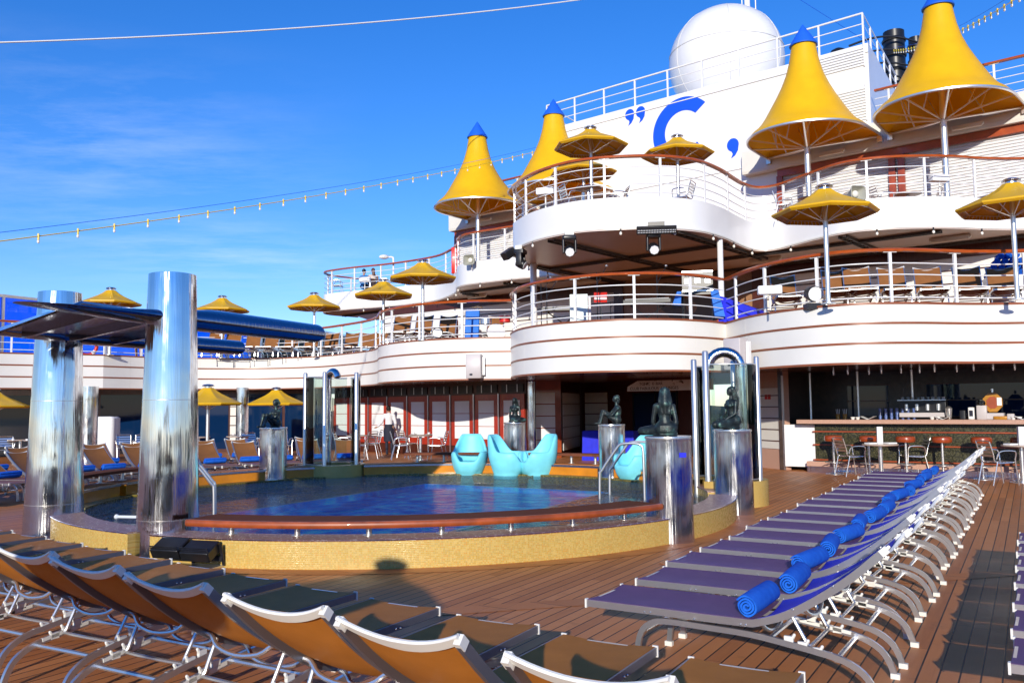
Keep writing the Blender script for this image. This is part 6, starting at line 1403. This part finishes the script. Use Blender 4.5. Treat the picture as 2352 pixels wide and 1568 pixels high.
# little bulbs under the upper balcony edge
t = thing('fascia_bulbs', 'festoon of small clear bulbs under the edge of the upper balcony', 'string lights', (4, 24, Z2B))
for p, d in along(offset(F2[20:], .02), 1.35, .4):
    MB().tube([p + Vector((0, 0, Z2B - .03)), p + Vector((0, 0, Z2B - .10))], .02, 6).build('holder', M['black'], t, world=True); o = MB().ball(p + Vector((0, 0, Z2B - .14)), .035, 8, (1, 1, 1.3)).build('bulb', M['bulb'], None); o.parent = t.children[-1]; o.data.transform(Matrix.Translation((-4, -24, -Z2B)))
# red cabinets
for x, y, Y, z, lab in ((1046, 592, 32.6, Z2, 'red fire cabinet at the corner below the left yellow tent'), (1042, 776 - 8, 28.5, Z1, 'red fire cabinet on the left lower balcony')):
    q = at_y(x, y, Y); t = thing('fire_cabinet', lab, 'fire cabinet', (q.x, q.y, z)); MB().rbox((0, 0, 0), (.3, .2, 1.0), .02).build('box', M['red'], t); MB().box((0, -.103, .6), (.2, .006, .06)).build('white_label', M['paper'], t)

# unseen bulwark added behind the camera: gives the chrome columns a dark band to mirror
t = thing('reflection_bulwark', 'unseen dark bulwark with a teak rail added behind the camera for the column reflections', 'bulwark', (0, -13, 0))
MB().box((0, 0, .55), (34, .2, 1.1)).build('panel', M['dkwood'], t, smooth=0); MB().box((0, .0, 1.13), (34, .3, .06)).build('rail_cap', M['teak'], t, smooth=0)
for k in range(12): MB().box((-16.5 + 3 * k, .12, .55), (.12, .06, 1.08)).build('upright', M['trim2'], t, smooth=0)
# ================================================================== LIGHT, SKY, CAMERA
SUN_AZ, SUN_EL = R(11.3), R(15.7)
L = Vector((math.sin(SUN_AZ) * math.cos(SUN_EL), math.cos(SUN_AZ) * math.cos(SUN_EL), -math.sin(SUN_EL)))
ld = bpy.data.lights.new('Sun', 'SUN'); ld.energy = 4.4; ld.angle = R(.5); ld.color = (1.0, .925, .80)
so = bpy.data.objects.new('Sun', ld); col.objects.link(so); so.rotation_euler = L.to_track_quat('-Z', 'Y').to_euler(); so.location = (-10, -40, 30)
w = bpy.data.worlds.new('World'); sc.world = w; w.use_nodes = True; nt = w.node_tree; N, K = nt.nodes, nt.links; bg = N['Background']
g = NG(w)
sky = N.new('ShaderNodeTexSky'); sky.sky_type = 'NISHITA'; sky.sun_disc = False; sky.sun_elevation = SUN_EL; sky.sun_rotation = PI + SUN_AZ; sky.altitude = 0; sky.air_density = 1.0; sky.dust_density = 0.0; sky.ozone_density = 3.0
hs = N.new('ShaderNodeHueSaturation'); hs.inputs['Saturation'].default_value = 1.2; hs.inputs['Value'].default_value = 1.0; gn = g.mix(1.0, sky.outputs[0], (.92, .95, 1.30), 'MULTIPLY'); K.new(gn, hs.inputs['Color'])
# thin cirrus low on the left
tc = N.new('ShaderNodeTexCoord'); v = tc.outputs['Generated']; x, y, z = g.sep(v)[:3]
zz = g.math('MAXIMUM', z, .03); u = g.math('DIVIDE', x, zz); vv = g.math('DIVIDE', y, zz)
nz = g.noise(g.comb(g.math('MULTIPLY', u, .9), g.math('MULTIPLY', vv, 1.6)), 1.1, 9, .66); n2 = g.noise(g.comb(u, vv, 4.0), .35, 3)
def bell(q, c, wd): return g.math('MAXIMUM', g.math('SUBTRACT', 1.0, g.math('ABSOLUTE', g.math('DIVIDE', g.math('SUBTRACT', q, c), wd))), 0.0)
az = g.math('ARCTAN2', x, y)
m1 = g.math('MULTIPLY', bell(z, .27, .12), bell(az, -.46, .30)); m2 = g.math('MULTIPLY', bell(z, .165, .05), bell(az, -.3, .32))
mk = g.math('ADD', g.math('MULTIPLY', m1, .9), g.math('MULTIPLY', m2, .8))
cl = g.math('MULTIPLY', g.rng(nz, .42, .72, 0, 1), mk)
skyc = g.mix(g.math('MINIMUM', g.math('MULTIPLY', cl, .32), .5), hs.outputs[0], (6.5, 7.2, 8.2))
K.new(skyc, bg.inputs[0]); bg.inputs[1].default_value = .145
cd = bpy.data.cameras.new('Camera'); co = bpy.data.objects.new('Camera', cd); col.objects.link(co)
co.location = EYE; co.rotation_euler = CAM.to_euler(); cd.sensor_width = 36; cd.lens = 36 * F / 2352; cd.clip_end = 9000; cd.clip_start = .05; sc.camera = co
sc.view_settings.view_transform = 'Standard'; sc.view_settings.look = 'None'; sc.view_settings.exposure = .12; sc.view_settings.gamma = 1
sc.render.engine = 'CYCLES'; sc.cycles.use_denoising = True; sc.cycles.max_bounces = 8; sc.cycles.diffuse_bounces = 3; sc.cycles.glossy_bounces = 5; sc.cycles.transparent_max_bounces = 12; sc.cycles.caustics_reflective = False; sc.cycles.caustics_refractive = False; sc.cycles.sample_clamp_indirect = 6
